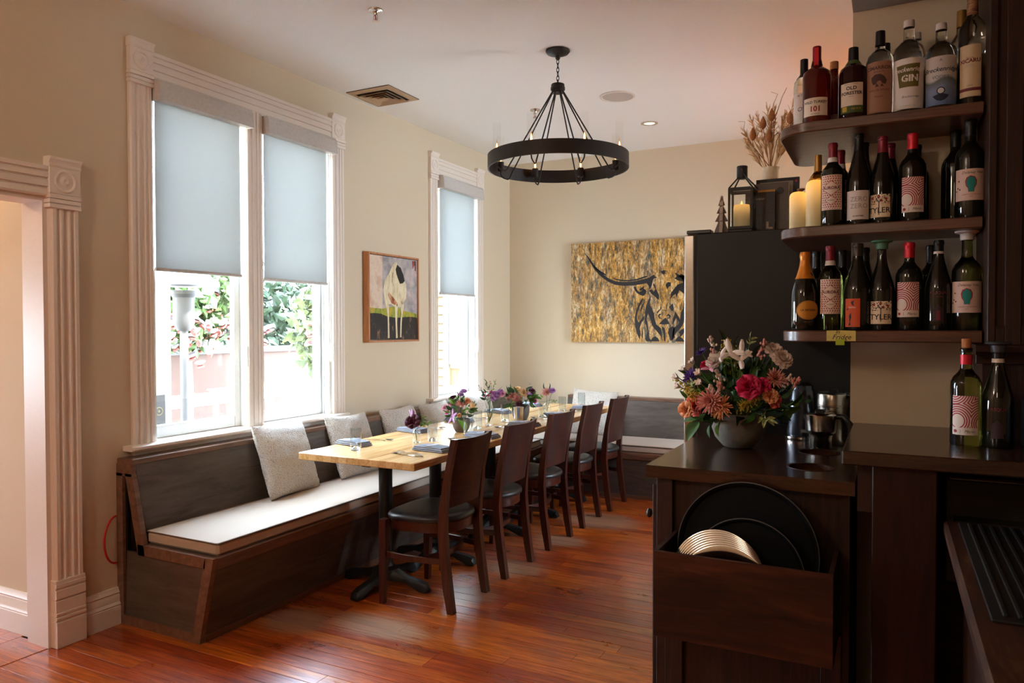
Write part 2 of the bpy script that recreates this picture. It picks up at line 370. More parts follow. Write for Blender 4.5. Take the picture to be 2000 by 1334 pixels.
# floor: sub-floor slab and single boards
fl = bx(-3.6, -3.2, -0.06, 7, YB + 0.1, -0.014); floor = struct('floor', fl, plain('subfloor', L(24, 14, 10), 0.9))
BW = 0.0826; bmesh_cache = {}
def board(length):
    k = round(length, 2)
    if k not in bmesh_cache:
        bmesh_cache[k] = bx(-length/2 + 0.0006, -BW/2 + 0.0013, -0.016, length/2 - 0.0006, BW/2 - 0.0013, 0.0, b=0.0006).mesh('floor_board', floor_m, 0)
    return bmesh_cache[k]
yy = 1.09; row = 0; nb = 0
while yy < YB:
    x = 0.0 - rnd.choice((0, 0.0)); first = True
    while x < 3.5:
        ln = rnd.choice((1.0, 1.25, 1.5, 1.75)) if not first else rnd.choice((0.5, 0.9, 1.3, 1.6)); first = False
        ln = min(ln, 3.75 - x)
        if ln < 0.3: break
        link('floor_board', board(ln), floor, (x + ln/2, yy, rnd.uniform(-0.0006, 0.0))); nb += 1; x += ln
    yy += BW; row += 1
# boards out of the photograph's reach and in the next room, joined
rest = MB(); y = 1.09 - BW
while y > -3.1: rest.box(0.0, y - BW/2 + 0.0008, -0.016, 6.9, y + BW/2 - 0.0008, -0.0005); y -= BW
y = 1.09
while y < YB: rest.box(3.752, y - BW/2 + 0.0008, -0.016, 6.9, y + BW/2 - 0.0008, -0.0005); y += BW
x = -0.30
while x > -3.5: rest.box(x - 0.05, -3.0, -0.016, x + 0.048, 2.05, -0.0005); x -= 0.1
part('floor_boards_beyond', rest, floor_m, floor, 0, kind='stuff')
th = bx(-0.245, 0.85, -0.016, -0.002, 2.02, 0.002, b=0.003); part('threshold', th, floor_m, floor, 0)

# outer walls
wl = MB(); T = -0.14
wl.box(T, 2.018, 0, 0, 2.545, H); wl.box(T, 2.545, 0, 0, 3.90, 0.85); wl.box(T, 2.545, 2.735, 0, 3.90, H)
wl.box(T, 3.90, 0, 0, 5.215, H); wl.box(T, 5.215, 0, 0, 5.865, 0.85); wl.box(T, 5.215, 2.72, 0, 5.865, H); wl.box(T, 5.865, 0, 0, YB, H)
wl.box(T, 0.90, 2.036, 0, 2.018, H); wl.box(T, -3.0, 0, 0, 0.90, H)
struct('wall_left', wl, wall_m, smooth=0)
struct('wall_back', bx(T, YB, 0, 6.9, YB + 0.12, H), wall_m, smooth=0)
wr = MB(); wr.box(4.3, 3.37, 0, 4.42, 4.7, H); wr.box(4.3, 5.7, 0, 4.42, YB, H); wr.box(4.3, 4.7, 0, 4.42, 5.7, 1.0); wr.box(4.3, 4.7, 2.1, 4.42, 5.7, H)
struct('wall_right', wr, wall_m, smooth=0)
gd = link('window_3', None); gd['kind'] = 'structure'   # side window to the porch, round the corner
fr = MB()
for q in (4.7, 5.64): fr.box(4.33, q, 1.0, 4.39, q + 0.06, 2.1)
fr.box(4.33, 4.76, 1.0, 4.39, 5.64, 1.08); fr.box(4.33, 4.76, 2.02, 4.39, 5.64, 2.1); part('window_frame', fr, sash_m, gd, 0)
part('pane', bx(4.358, 4.76, 1.08, 4.362, 5.64, 2.02), pane_m, gd, 0)
struct('wall_bar', bx(3.241, 3.07, 0, 6.9, 3.37, H), wall_m, smooth=0)
struct('wall_side', bx(6.8, -3.1, 0, 6.9, 3.07, H), wall_m, smooth=0)
wf_ = MB(); wf_.box(-3.6, -3.1, 0, 6.9, -3.0, H)
struct('wall_front', wf_, wall_m, smooth=0)
struct('wall_hallway', bx(-3.6, 2.056, 0, T - 0.001, 2.2, H), wall_m, smooth=0)
wh = MB(); wh.box(-3.6, -3.0, 0, -3.5, 0.2, H); wh.box(-3.6, 1.1, 0, -3.5, 2.056, H); wh.box(-3.6, 0.2, 0, -3.5, 1.1, 0.8); wh.box(-3.6, 0.2, 1.6, -3.5, 1.1, H)
struct('wall_hallway_end', wh, wall_m, smooth=0)
cg = MB(); cg.box(-0.16, 2.2, H, 7.0, YB + 0.2, H + 0.25); cg.box(-3.7, -3.2, H, 7.0, 2.2, H + 0.25); struct('ceiling', cg, ceil_m, smooth=0)
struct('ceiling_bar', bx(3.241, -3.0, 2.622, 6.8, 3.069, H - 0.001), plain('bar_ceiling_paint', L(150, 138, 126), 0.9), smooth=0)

# baseboards
def base_profile(h, d):
    return [(0, 0), (d, 0), (d, h*0.50), (d-0.004, h*0.52), (d, h*0.55), (d-0.003, h*0.58), (d-0.008, h*0.62), (d-0.008, h*0.80), (d-0.011, h*0.83), (d-0.007, h*0.87), (d-0.012, h*0.91), (d-0.018, h), (0, h)]
pb = MB().prism(base_profile(0.178, 0.028), 'xzy', 2.15, 2.335); struct('baseboard_left', pb, trim_m)
hb = MB().prism([(2.056 - p, q) for p, q in base_profile(0.195, 0.024)], 'yzx', -3.5, T - 0.002); struct('baseboard_hallway', hb, trim_m)
bb = MB().prism([(YB - p, q) for p, q in base_profile(0.178, 0.024)], 'yzx', 2.6, 4.3); struct('baseboard_back', bb, trim_m)

# fluted casing profile (across width w, out of the wall d)
def flute(y0, y1, d):
    w_ = y1 - y0; P = [(0, 0), (0, .62), (.05, 1), (.17, 1), (.19, .80), (.25, .72), (.31, .80), (.33, 1), (.38, 1), (.40, .78), (.5, .66), (.60, .78), (.62, 1), (.67, 1), (.69, .80), (.75, .72), (.81, .80), (.83, 1), (.95, 1), (1, .62), (1, 0)]
    return [(y0 + a * w_, c_ * d) for a, c_ in P]
def head(z0, z1, d):
    h = z1 - z0; P = [(0, 0), (0, .6), (.06, .8), (.24, .8), (.26, .6), (.30, .6), (.32, .9), (.52, .95), (.55, .7), (.6, .7), (.62, 1), (.78, 1), (.8, .8), (.83, .8), (.86, 1.05), (1, 1.1), (1, 0)]
    return [(c_ * d, z0 + a * h) for a, c_ in P]
def rosette(mb, y0, y1, z0, z1, d):
    """corner block: ridged foot, plain square with turned rings, ogee cap"""
    cy_ = (y0+y1)/2; w2 = (y1-y0)/2; h = z1 - z0
    zf = z0 + h*0.28; zt = z1 - h*0.2
    mb.box(0, y0, zf, d, y1, zt, b=0.002)
    for k in range(3): mb.box(0, y0 - 0.002, z0 + k*(zf-z0)/3 + 0.001, d + 0.003 - 0.002*(k % 2), y1 + 0.002, z0 + (k+1)*(zf-z0)/3 - 0.001, b=0.002)
    hc = z1 - zt
    mb.prism([(0, zt), (d+0.001, zt), (d+0.004, zt+hc*.15), (d+0.001, zt+hc*.3), (d+0.004, zt+hc*.5), (d+0.012, zt+hc*.72), (d+0.012, z1-0.003), (d+0.004, z1), (0, z1)], 'xzy', y0-0.002, y1+0.002)
    zc = (zf+zt)/2; rr = w2*0.72
    M0 = mb.M; mb.M = Matrix.Translation((d, cy_, zc)) @ Matrix.Rotation(pi/2, 4, 'Y')
    mb.lathe([(rr, -0.001), (rr, 0.004), (rr*.9, 0.006), (rr*.78, 0.004), (rr*.72, -0.0005), (rr*.5, -0.001), (rr*.4, 0.003), (rr*.22, 0.007), (rr*.1, 0.004), (0.0005, 0.003)], 28, cap0=False, cap1=True)
    mb.M = M0
def casing(parent, y0, y1, z0, z1, d=0.024):
    part('casing', MB().prism(flute(y0, y1, d), 'yxz', z0, z1), trim_m, parent, 25)
def sash(parent, y0, y1, z0, z1, ym, x=-0.075):
    """double-hung pair: lower sash inside, upper sash outside, one pane each"""
    for nm, za, zb, xo in (('lower_sash', z0, 1.80, x), ('upper_sash', 1.76, z1, x - 0.035)):
        s_ = MB(); wd = 0.042
        s_.box(xo-0.016, y0, za, xo+0.016, y0+wd, zb, b=0.003); s_.box(xo-0.016, y1-wd, za, xo+0.016, y1, zb, b=0.003)
        s_.box(xo-0.016, y0+wd, za, xo+0.016, y1-wd, za+(0.066 if nm[0] == 'l' else 0.04), b=0.003); s_.box(xo-0.016, y0+wd, zb-0.045, xo+0.016, y1-wd, zb, b=0.003)
        so_ = part(nm, s_, sash_m, parent, 25)
        part('pane', bx(xo-0.002, y0+wd-0.004, za+0.03, xo+0.002, y1-wd+0.004, zb-0.03), pane_m, so_, 0)
def window(n, y0, y1, ya, yb, zt, mull=None):
    """y0,y1 casing outside edges; ya,yb opening"""
    wn = link('window_%d' % n, None); wn['kind'] = 'structure'
    casing(wn, y0, ya, 0.862, 2.68); casing(wn, yb, y1, 0.862, 2.68)
    for p, q in ((y0, ya), (yb, y1)):
        k = MB(); rosette(k, p - 0.003, q + 0.003, 2.665, 2.888, 0.03); part('corner_block', k, trim_m, wn, 30)
    part('head_casing', MB().prism(head(2.722, 2.848, 0.026), 'xzy', ya + 0.003, yb - 0.003), trim_m, wn, 25)
    st = MB().prism([(0.0, 0.838), (0.066, 0.838), (0.072, 0.845), (0.072, 0.857), (0.066, 0.862), (-0.10, 0.866), (-0.10, 0.845)], 'xzy', y0 - 0.045, y1 - 0.012 if n == 1 else y1 + 0.03)
    part('stool', st, trim_m, wn, 30)
    part('apron', MB().prism([(0, .778), (.018, .778), (.018, .80), (.022, .806), (.022, .825), (.03, .83), (.03, .838), (0, .838)], 'xzy', y0 - 0.0, y1 - 0.03), trim_m, wn, 25)
    jb = MB(); jb.box(-0.139, ya - 0.0, 0.862, 0.002, ya + 0.02, zt); jb.box(-0.139, yb - 0.02, 0.862, 0.002, yb, zt); jb.box(-0.139, ya, zt - 0.02, 0.002, yb, zt); jb.box(-0.2, ya, 0.82, -0.1, yb, 0.862)
    for yq in (ya + 0.02, yb - 0.028): jb.box(-0.05, yq, 0.862, -0.038, yq + 0.008, zt - 0.02)
    part('jamb', jb, sash_m, wn, 0)
    if mull:
        casing(wn, mull[0], mull[1], 0.862, 2.722)
        part('mullion', bx(-0.139, mull[0] + 0.012, 0.862, 0.001, mull[1] - 0.012, zt - 0.02), sash_m, wn, 0)
        sash(wn, ya + 0.022, mull[0] + 0.012, 0.866, zt - 0.02, 0); sash(wn, mull[1] - 0.012, yb - 0.022, 0.866, zt - 0.02, 0)
    else: sash(wn, ya + 0.022, yb - 0.022, 0.866, zt - 0.02, 0)
    return wn
window(1, 2.42, 4.03, 2.545, 3.905, 2.735, (3.163, 3.288))
window(2, 5.105, 5.985, 5.215, 5.865, 2.72)

# doorway in the left wall
dr = link('door_1', None); dr['kind'] = 'structure'
casing(dr, 2.018, 2.148, 0.305, 2.0, 0.036)
k = MB(); rosette(k, 2.008, 2.150, 1.985, 2.215, 0.042); part('corner_block', k, trim_m, dr, 30)
pl = MB()
for a, b_, d in ((0, .118, .046), (.118, .128, .041), (.128, .14, .046), (.14, .15, .041), (.15, .16, .045), (.16, .215, .041), (.215, .222, .036), (.222, .262, .043), (.262, .272, .038), (.272, .29, .043), (.29, .306, .04)): pl.box(0, 2.012, a, d, 2.151, b_, b=0.0015)
part('plinth_block', pl, trim_m, dr, 0)
part('head_casing', MB().prism(head(2.036, 2.168, 0.036), 'xzy', 0.6, 2.008), trim_m, dr, 25)
casing(dr, 0.77, 0.9, 0, 2.04, 0.036)
jb = MB(); jb.box(T - 0.015, 1.998, 0, 0.002, 2.018, 2.036); jb.box(T - 0.015, 0.9, 0, 0.002, 0.92, 2.036); jb.box(T - 0.015, 0.92, 2.016, 0.002, 1.998, 2.036)
part('jamb', jb, trim_m, dr, 0)

# roller shades
def shade(label, y0, y1, vy0, vy1, zb, zt=2.606, vz=2.71):
    t = thing('roller_shade', label, 'roller shade', (0, 0, 0), group='grey roller shades')
    va = MB(); va.prism([(0.0, vz), (0.058, vz), (0.072, vz - 0.02), (0.078, zt), (0.074, zt), (0.0, zt + 0.002)], 'xzy', vy0, vy1)
    part('valance', va, grey_plastic, t, 20)
    for q0, q1 in ((vy0 - 0.002, vy0 + 0.004), (vy1 - 0.004, vy1 + 0.002)): part('end_cap', MB().prism([(-0.001, vz+0.001), (0.059, vz+0.001), (0.073, vz - 0.02), (0.079, zt-0.001), (-0.001, zt - 0.001)], 'xzy', q0, q1), grey_plastic, t, 0)
    part('cloth', bx(0.0195, y0, zb, 0.0205, y1, zt + 0.03), shade_m, t, 0)
    part('hem_bar', MB().tube([(0.02, y0 - 0.003, zb), (0.02, y1 + 0.003, zb)], 0.009, 10), grey_plastic, t)
    ch = MB(); yc = y1 + 0.024
    for dx in (0.028, 0.045): ch.tube([(dx, yc, zt + 0.01), (dx, yc, 1.30)], 0.0012, 5)
    part('bead_chain', ch, trim_m, t)
    tn = MB(); tn.box(0.022, yc - 0.006, 1.22, 0.05, yc + 0.006, 1.34, b=0.004); part('chain_tensioner', tn, sash_m, t)
    return t
shade('grey roller shade half lowered in the left part of the double window', 2.556, 3.112, 2.552, 3.166, 1.748)
shade('grey roller shade half lowered in the right part of the double window', 3.294, 3.850, 3.29, 3.897, 1.738)
shade('grey roller shade half lowered in the narrow window near the corner', 5.245, 5.815, 5.23, 5.905, 1.73)

# ------------------------------------------------------------------ outside, seen through the windows
struct('ground', bx(-40, -30, -0.5, -0.2, 40, -0.3), plain('patio_concrete', L(190, 191, 190), 0.9), smooth=0)
brick_m = NB('planter_brick'); brick_m.set(rough=0.9)
tcn = brick_m.n('ShaderNodeTexCoord'); mpn = brick_m.n('ShaderNodeMapping'); mpn.inputs['Rotation'].default_value = (pi/2, 0, pi/2); brick_m.l(tcn.outputs['Object'], mpn.inputs[0])
brn = brick_m.n('ShaderNodeTexBrick'); brn.inputs['Scale'].default_value = 1; brn.inputs['Brick Width'].default_value = 0.22; brn.inputs['Row Height'].default_value = 0.075; brn.inputs['Mortar Size'].default_value = 0.006
brn.inputs['Color1'].default_value = L(84, 38, 24); brn.inputs['Color2'].default_value = L(96, 46, 30); brn.inputs['Mortar'].default_value = L(84, 62, 52); brick_m.l(mpn.outputs[0], brn.inputs['Vector']); brick_m.col(brn.outputs['Color'])
t = thing('brick_planter', 'red brick garden wall seen through the double window', 'wall', (-6.0, 6.6, -0.3))
part('brickwork', bx(-0.3, -4.5, 0, 0.3, 6, 1.35), brick_m.m, t, 0); part('coping', bx(-0.34, -4.55, 1.35, 0.34, 6.05, 1.42, b=0.01), plain('coping', L(88, 84, 80), 0.8), t, 0)
greens = [plain('leaf_green_%s' % a, c, 0.55, vary=0.3, bscale=8) for a, c in (('deep', L(24, 40, 20)), ('mid', L(38, 56, 32)), ('bright', L(66, 86, 42)), ('sun', L(76, 84, 46)))]
def foliage(mb, c, r, n, size, seed):
    q = random.Random(seed)
    for i in range(n):
        d = Vector((q.gauss(0, 1), q.gauss(0, 1), q.gauss(0, 1))).normalized() * (q.random() ** 0.4)
        p = Vector((c[0] + d.x*r[0], c[1] + d.y*r[1], c[2] + d.z*r[2])); M_ = Matrix.Translation(p) @ Matrix.Rotation(q.uniform(0, 6.28), 4, 'Z') @ Matrix.Rotation(q.uniform(-1.2, 1.2), 4, 'X') @ Matrix.Rotation(q.uniform(0, 6.28), 4, 'Y')
        s_ = size * q.uniform(0.6, 1.4); mb.M = M_; mb.add([(0, 0, 0), (s_*.35, s_*.5, s_*.08), (0, s_*1.2, 0), (-s_*.35, s_*.5, s_*.08)], [(0, 1, 2, 3)])
    mb.M = Matrix.Identity(4)
def shrub(label, c, r, n, size, mat, seed, flowers=()):
    t = thing('garden_shrub', label, 'shrub', (c[0], c[1], -0.3), group='shrubs outside the windows')
    mb = MB(); foliage(mb, (0, 0, c[2] + 0.3), r, n, size, seed); part('foliage', mb, mat, t, 0, kind='stuff')
    tk = MB(); tk.tube([(0, 0, 0), (0.03, 0.02, c[2] * 0.5), (0, 0, c[2] + 0.2)], [0.07, 0.05, 0.03], 7); part('trunk', tk, plain('bark', L(120, 100, 80), 0.9) if 'bark' not in MATS else MATS['bark'], t)
    for nm, col_, n2, s2, dz in flowers:
        fb = MB(); q = random.Random(seed + 5)
        for i in range(n2):
            a = q.uniform(-1.4, 1.4); rr = q.uniform(0.75, 1.08); fb.M = Matrix.Translation((r[0]*rr*cos(a), r[1]*q.uniform(-1, 1), c[2] + 0.3 + dz + q.gauss(0, 0.16))) @ Matrix.Rotation(q.uniform(0, 3), 4, 'X')
            fb.lathe([(0.004, 0), (s2, s2*.5), (s2*.8, s2*.8), (0.004, s2*.5)], 6)
        fb.M = Matrix.Identity(4); part('blossom', fb, col_, t, kind='stuff')
pk_m = plain('blossom_coral', L(112, 52, 42), 0.7); wt_m = plain('blossom_white', L(120, 112, 112), 0.7); rd_m = plain('blossom_red', L(98, 26, 30), 0.7)
shrub('bushy green shrub with coral and white blossom in front of the brick wall, left', (-4.9, 6.75, 1.9), (0.6, 0.95, 0.75), 1700, 0.15, greens[2], 3, (('b', pk_m, 90, 0.055, -0.5), ('w', wt_m, 70, 0.07, -0.45)))
shrub('green shrub with red blossom beyond the right half of the double window', (-3.9, 8.75, 1.45), (0.5, 0.95, 0.85), 1700, 0.16, greens[3], 4, (('b', pk_m, 110, 0.05, -0.1), ('r', rd_m, 50, 0.05, -0.35)))
shrub('tall leafy tree rising behind the brick wall', (-7.7, 7.0, 2.6), (1.1, 2.6, 1.9), 2600, 0.26, greens[2], 5)
shrub('dark green hedge at the far end of the patio', (-7.6, 11.2, 1.4), (1.0, 1.4, 1.5), 1600, 0.22, greens[1], 6)
# porch post and plaque, patio heater, tables
white_out = plain('white_outdoor_paint', L(232, 232, 228), 0.6)
t = thing('porch_post', 'square white porch post just outside the left window pane', 'post', (-1.28, 3.56, -0.3))
pm = MB(); pm.box(-0.06, -0.06, 0, 0.06, 0.06, 3.2, b=0.008); pm.box(-0.075, -0.075, 0, 0.075, 0.075, 0.18, b=0.006); part('shaft', pm, white_out, t, 0)
t = thing('hanging_plaque', 'small dark plaque with round gold emblem on the white porch post', 'sign', (-1.215, 3.50, 0.74))
part('board', bx(0, -0.055, 0, 0.012, 0.055, 0.235, b=0.003), plain('plaque_dark', L(40, 38, 42), 0.6), t, 0)
em = MB(); em.M = Matrix.Translation((0.012, 0, 0.12)) @ Matrix.Rotation(pi/2, 4, 'Y'); em.lathe([(0.03, 0), (0.03, 0.002), (0.024, 0.002), (0.024, 0)], 24, cap0=False, cap1=False); em.lathe([(0.008, 0), (0.008, 0.002)], 12); part('emblem', em, plain('emblem_gold', L(96, 84, 56), 0.6), t)
t = thing('patio_heater', 'silver patio heater with domed reflector outside the window', 'heater', (-1.95, 4.32, -0.3))
hm = plain('heater_metal', L(74, 72, 74), 0.6, metal=0.0)
pm = MB(); pm.lathe([(0.22, 0), (0.22, 0.06), (0.18, 0.75), (0.05, 0.8), (0.032, 0.82), (0.032, 1.75)], 20); part('pole', pm, hm, t)
pm = MB(); pm.lathe([(0.05, 1.72), (0.085, 1.78), (0.085, 2.0), (0.11, 2.03), (0.11, 2.06)], 20); part('burner', pm, plain('heater_burner', L(56, 54, 54), 0.6), t)
pm = MB(); pm.lathe([(0.28, 2.1), (0.28, 2.12), (0.2, 2.2), (0.03, 2.26)], 28); part('reflector', pm, hm, t)
blue_m = plain('blue_chair', L(56, 78, 98), 0.6)
for k, (x, y, lb) in enumerate(((-3.1, 5.2, 'nearest the left window'), (-3.5, 7.2, 'behind the other, farther along the patio'))):
    t = thing('patio_table', 'white covered patio table ' + lb, 'table', (x, y, -0.3), group='white tables on the patio')
    pm = MB(); pm.box(-0.5, -0.9, 0.98, 0.5, 0.9, 1.0, b=0.005); part('tabletop', pm, white_out, t, 0)
    for sx in (-0.45, 0.42):
        for sy in (-0.85, 0.82): part('leg', bx(sx, sy, 0, sx + 0.03, sy + 0.03, 0.98), white_out, t, 0)
for k, (x, y, lb) in enumerate(((-2.2, 4.75, 'left blue patio chair at the nearer white table'), (-2.2, 5.55, 'right blue patio chair at the nearer white table'), (-2.6, 7.1, 'blue patio chair at the farther white table'))):
    t = thing('patio_chair', lb, 'chair', (x, y, -0.3), group='blue patio chairs')
    part('seat', bx(-0.22, -0.22, 0.42, 0.22, 0.22, 0.45, b=0.01), blue_m, t); part('backrest', bx(0.2, -0.2, 0.45, 0.225, 0.2, 0.95, b=0.01), blue_m, t)
    for sx in (-0.2, 0.18):
        for sy in (-0.2, 0.18): part('leg', bx(sx, sy, 0, sx + 0.025, sy + 0.025, 0.42), blue_m, t, 0)
# yellow clapboard wing seen through the narrow window
t = thing('clapboard_house', 'yellow clapboard house wall seen through the narrow window', 'building', (-2.1, 8.5, -0.3))
yel = plain('yellow_siding', L(84, 68, 42), 0.8)
part('wall', bx(-0.6, 0.02, 0, 1.2, 2.5, 5), yel, t, 0)
bd = MB().prism([(0.02, 0), (-0.012, 0.0), (0.012, 0.125), (0.02, 0.125)], 'yzx', -0.6, 0.105).mesh('siding_board', yel, 0)
for k in range(38): link('siding_board', bd, t, (0, 0, 0.12 * k))
part('corner_trim', bx(0.105, -0.03, 0, 0.19, 0.02, 4.6), plain('yellow_trim', L(92, 82, 60), 0.8), t, 0)
wf = part('window_frame', bx(0.22, -0.03, 1.2, 0.8, 0.0, 3.4), white_out, t, 0); part('window_glass', bx(0.20, -0.035, 1.25, 0.28, -0.031, 3.35), plain('blue_glass', L(50, 66, 76), 0.5), wf, 0)
pm = MB(); pm.prism([(0, 3.1), (0, 2.1), (-0.08, 2.15), (-0.12, 2.7), (-0.3, 2.85), (-0.34, 3.1)], 'yzx', -0.12, 0.0); part('eave_bracket', pm, white_out, t, 0)
# ------------------------------------------------------------------ banquette
XB, XS, ZS, ZT = 0.575, 0.668, 0.405, 0.81
def banquette(t, length, end_near, end_far=False):
    """runs along local +y from 0 to length, backs on to local x=0"""
    y0, y1 = (0.0, length)
    a = y0 + (0.022 if end_near else 0)
    # front face (leans out at the top), top rail, seat board, back slab, cap
    part('front_panel', MB().prism([(XB - 0.012, 0.0), (XB, 0.0), (XS - 0.014, ZS - 0.052), (XS - 0.026, ZS - 0.052)], 'xzy', a, y1), bench_m, t, 0)
    part('toe_board', MB().prism([(XB - 0.004, 0.0), (XB + 0.003, 0.0), (XB + 0.012, 0.035), (XB + 0.004, 0.035)], 'xzy', a, y1), bench_edge, t, 0)
    part('seat_rail', MB().prism([(XS - 0.03, ZS - 0.055), (XS - 0.008, ZS - 0.055), (XS, ZS - 0.004), (XS - 0.004, ZS), (XS - 0.03, ZS)], 'xzy', a, y1), bench_edge, t, 0)
    part('seat_board', bx(0.13, a, ZS - 0.02, XS - 0.03, y1, ZS - 0.002), bench_m, t, 0)
    part('back_board', MB().prism([(0.150, ZS - 0.002), (0.170, ZS - 0.002), (0.112, ZT - 0.028), (0.092, ZT - 0.028)], 'xzy', a, y1), bench_m, t, 0)
    part('cap_rail', MB().box(0.0, y0, ZT - 0.028, 0.114, y1, ZT, b=0.003), bench_edge, t, 0)
t = thing('banquette', 'grey-brown wooden banquette running under the windows along the left wall', 'bench', (0.002, 2.34, 0))
banquette(t, YB - 2.34 - 0.02, True)
e = MB()   # end frame
for poly in ([(0.0, 0), (0.045, 0), (0.045, 0.74), (0.0, 0.74)], [(0.045, 0.0), (XB, 0.0), (XB + 0.008, 0.045), (0.045, 0.045)],
             [(XB - 0.045, 0.045), (XB + 0.008, 0.045), (XS, ZS), (XS - 0.055, ZS)], [(0.155, ZS - 0.05), (XS - 0.055, ZS - 0.05), (XS - 0.052, ZS), (0.15, ZS)],
             [(0.155, ZS - 0.05), (0.205, ZS - 0.05), (0.115, 0.74), (0.065, 0.74)]): e.prism(poly, 'xzy', -0.004, 0.022)
part('end_frame', e, bench_edge, t, 0)
part('end_panel', MB().prism([(0.045, 0.04), (XB - 0.03, 0.04), (XS - 0.05, ZS - 0.045), (0.16, ZS - 0.045), (0.062, ZS - 0.045)], 'xzy', 0.006, 0.02), bench_end_m, t, 0)
part('end_block', bx(0.0, -0.004, 0.725, 0.114, 0.022, 0.785, b=0.002), bench_edge, t, 0)
part('inner_post', bx(0.045, 0.012, 0.02, 0.06, 0.03, 0.72), black_metal, t, 0)
t = thing('banquette', 'grey-brown wooden banquette along the back wall beneath the longhorn painting', 'bench', (0.672, YB - 0.002, 0), -pi / 2)
banquette(t, 1.95, False)
part('end_panel', MB().prism([(0.0, 0), (XB, 0.0), (XS - 0.01, ZS - 0.01), (0.18, ZS - 0.01), (0.11, 0.74), (0, 0.74)], 'xzy', 1.951, 1.967), bench_end_m, t, 0)
def seat_cushion(label, x0, x1, y0, y1, h, name='seat_cushion', loc=(0, 0, 0), rz=0):
    t = thing(name, label, 'cushion', loc, rz, 'upholstered banquette seat cushions')
    nx, ny = 14, 60; z0 = ZS
    def f(u, v):
        X = x0 + (x1 - x0) * u; Y = y0 + (y1 - y0) * v
        e = min(1, min(u, 1 - u) * (x1 - x0) / 0.05, min(v, 1 - v) * (y1 - y0) / 0.05)
        return (X, Y, z0 + h + 0.008 * sqrt(max(0, e)) + 0.0025 * mnoise.noise(Vector((X * 4, Y * 3, 0))))
    m = MB(); m.grid(f, nx, ny); part('top_panel', m, cushion_m, t, 60)
    m = MB(); m.box(x0 + 0.001, y0 + 0.001, z0, x1 - 0.001, y1 - 0.001, z0 + h, b=0.012); part('boxing', m, cushion_m, t, 30)
    pts = [(x0, y0), (x1, y0), (x1, y1), (x0, y1)]
    m = MB(); m.tube([(x0, y0, z0 + h), (x1 - 0.01, y0, z0 + h), (x1, y0 + 0.01, z0 + h), (x1, y1, z0 + h), (x0, y1, z0 + h)], 0.004, 6, closed=True); part('piping', m, plain('piping_dark', L(120, 100, 84), 0.8) if 'piping_dark' not in MATS else MATS['piping_dark'], t)
seat_cushion('long beige seat cushion on the window-side banquette', 0.172, XS - 0.012, 2.372, 5.88, 0.058)
seat_cushion('beige seat cushion on the banquette along the back wall', 0.172, XS - 0.012, -0.48, 1.94, 0.058, loc=(0.672, YB, 0), rz=-pi / 2)

# scatter pillows
def pillow_mesh(wd, ht, th, seed):
    m = MB(); N = 46
    for sgn in (-1, 1):
        def f(u, v, sgn=sgn):
            a = 2 * u - 1; b = 2 * v - 1
            k = max(0.0, (1 - abs(a) ** 2.6) * (1 - abs(b) ** 2.6)) ** 0.42
            px = a * wd / 2 * (1 - 0.07 * (1 - b * b)) ; pz = b * ht / 2 * (1 - 0.07 * (1 - a * a)) + ht / 2
            c_ = 0.010 * mnoise.noise(Vector((a * 2.1 + seed, b * 2.3, sgn))) * k
            bc = 0.0034 * mnoise.noise(Vector((px * 85, pz * 85, seed + sgn))) + 0.002 * mnoise.noise(Vector((px * 190, pz * 190, seed)))
            dx = 0.0025 * mnoise.noise(Vector((px * 90, pz * 90, 9 + seed)))
            return (px + dx, sgn * (th / 2 * k + bc) + c_, pz + dx)
        m.grid(f, N, N)
    return m
def pillow(label, loc, wd, ht, th, rot, seed):
    t = tag(part('throw_pillow', pillow_mesh(wd, ht, th, seed), boucle, None, 80, loc, rot=rot), label, 'pillow', 'cream boucle throw pillows')
    return t
pillow('cream boucle pillow nearest the front end of the window banquette', (0.262, 3.30, 0.462), 0.47, 0.44, 0.13, (-0.36, 0.06, pi/2 + 0.12), 1)
pillow('cream boucle pillow behind the first glass and napkin on the table', (0.25, 3.92, 0.462), 0.44, 0.43, 0.13, (-0.36, 0.04, pi/2 + 0.05), 2)
pillow('cream boucle pillow behind the first bud vase, third from the front', (0.242, 4.52, 0.462), 0.44, 0.42, 0.12, (-0.36, 0.0, pi/2 + 0.03), 3)
pillow('taupe-shadowed boucle pillow behind the brown bowl of flowers', (0.24, 4.99, 0.462), 0.40, 0.41, 0.12, (-0.34, 0.0, pi/2), 4)
pillow('cream boucle pillow below the narrow window', (0.26, 5.60, 0.462), 0.46, 0.44, 0.14, (-0.36, 0.05, pi/2 - 0.1), 5)
pillow('cream boucle pillow on the banquette along the back wall', (0.93, 6.30, 0.462), 0.44, 0.43, 0.13, (-0.36, 0.05, 0.0), 6)

# red cable loop by the bench end
ct = MB(); ct.tube([(0.012 + 0.02*sin(a), 2.325 - 0.075*sin(a)*1.0, 0.415 - 0.115*cos(a)) for a in [i*pi/14 for i in range(15)]], 0.005, 8)
tag(part('cable', ct, red_m, None), 'short loop of red cable on the wall beside the banquette end', 'cable')

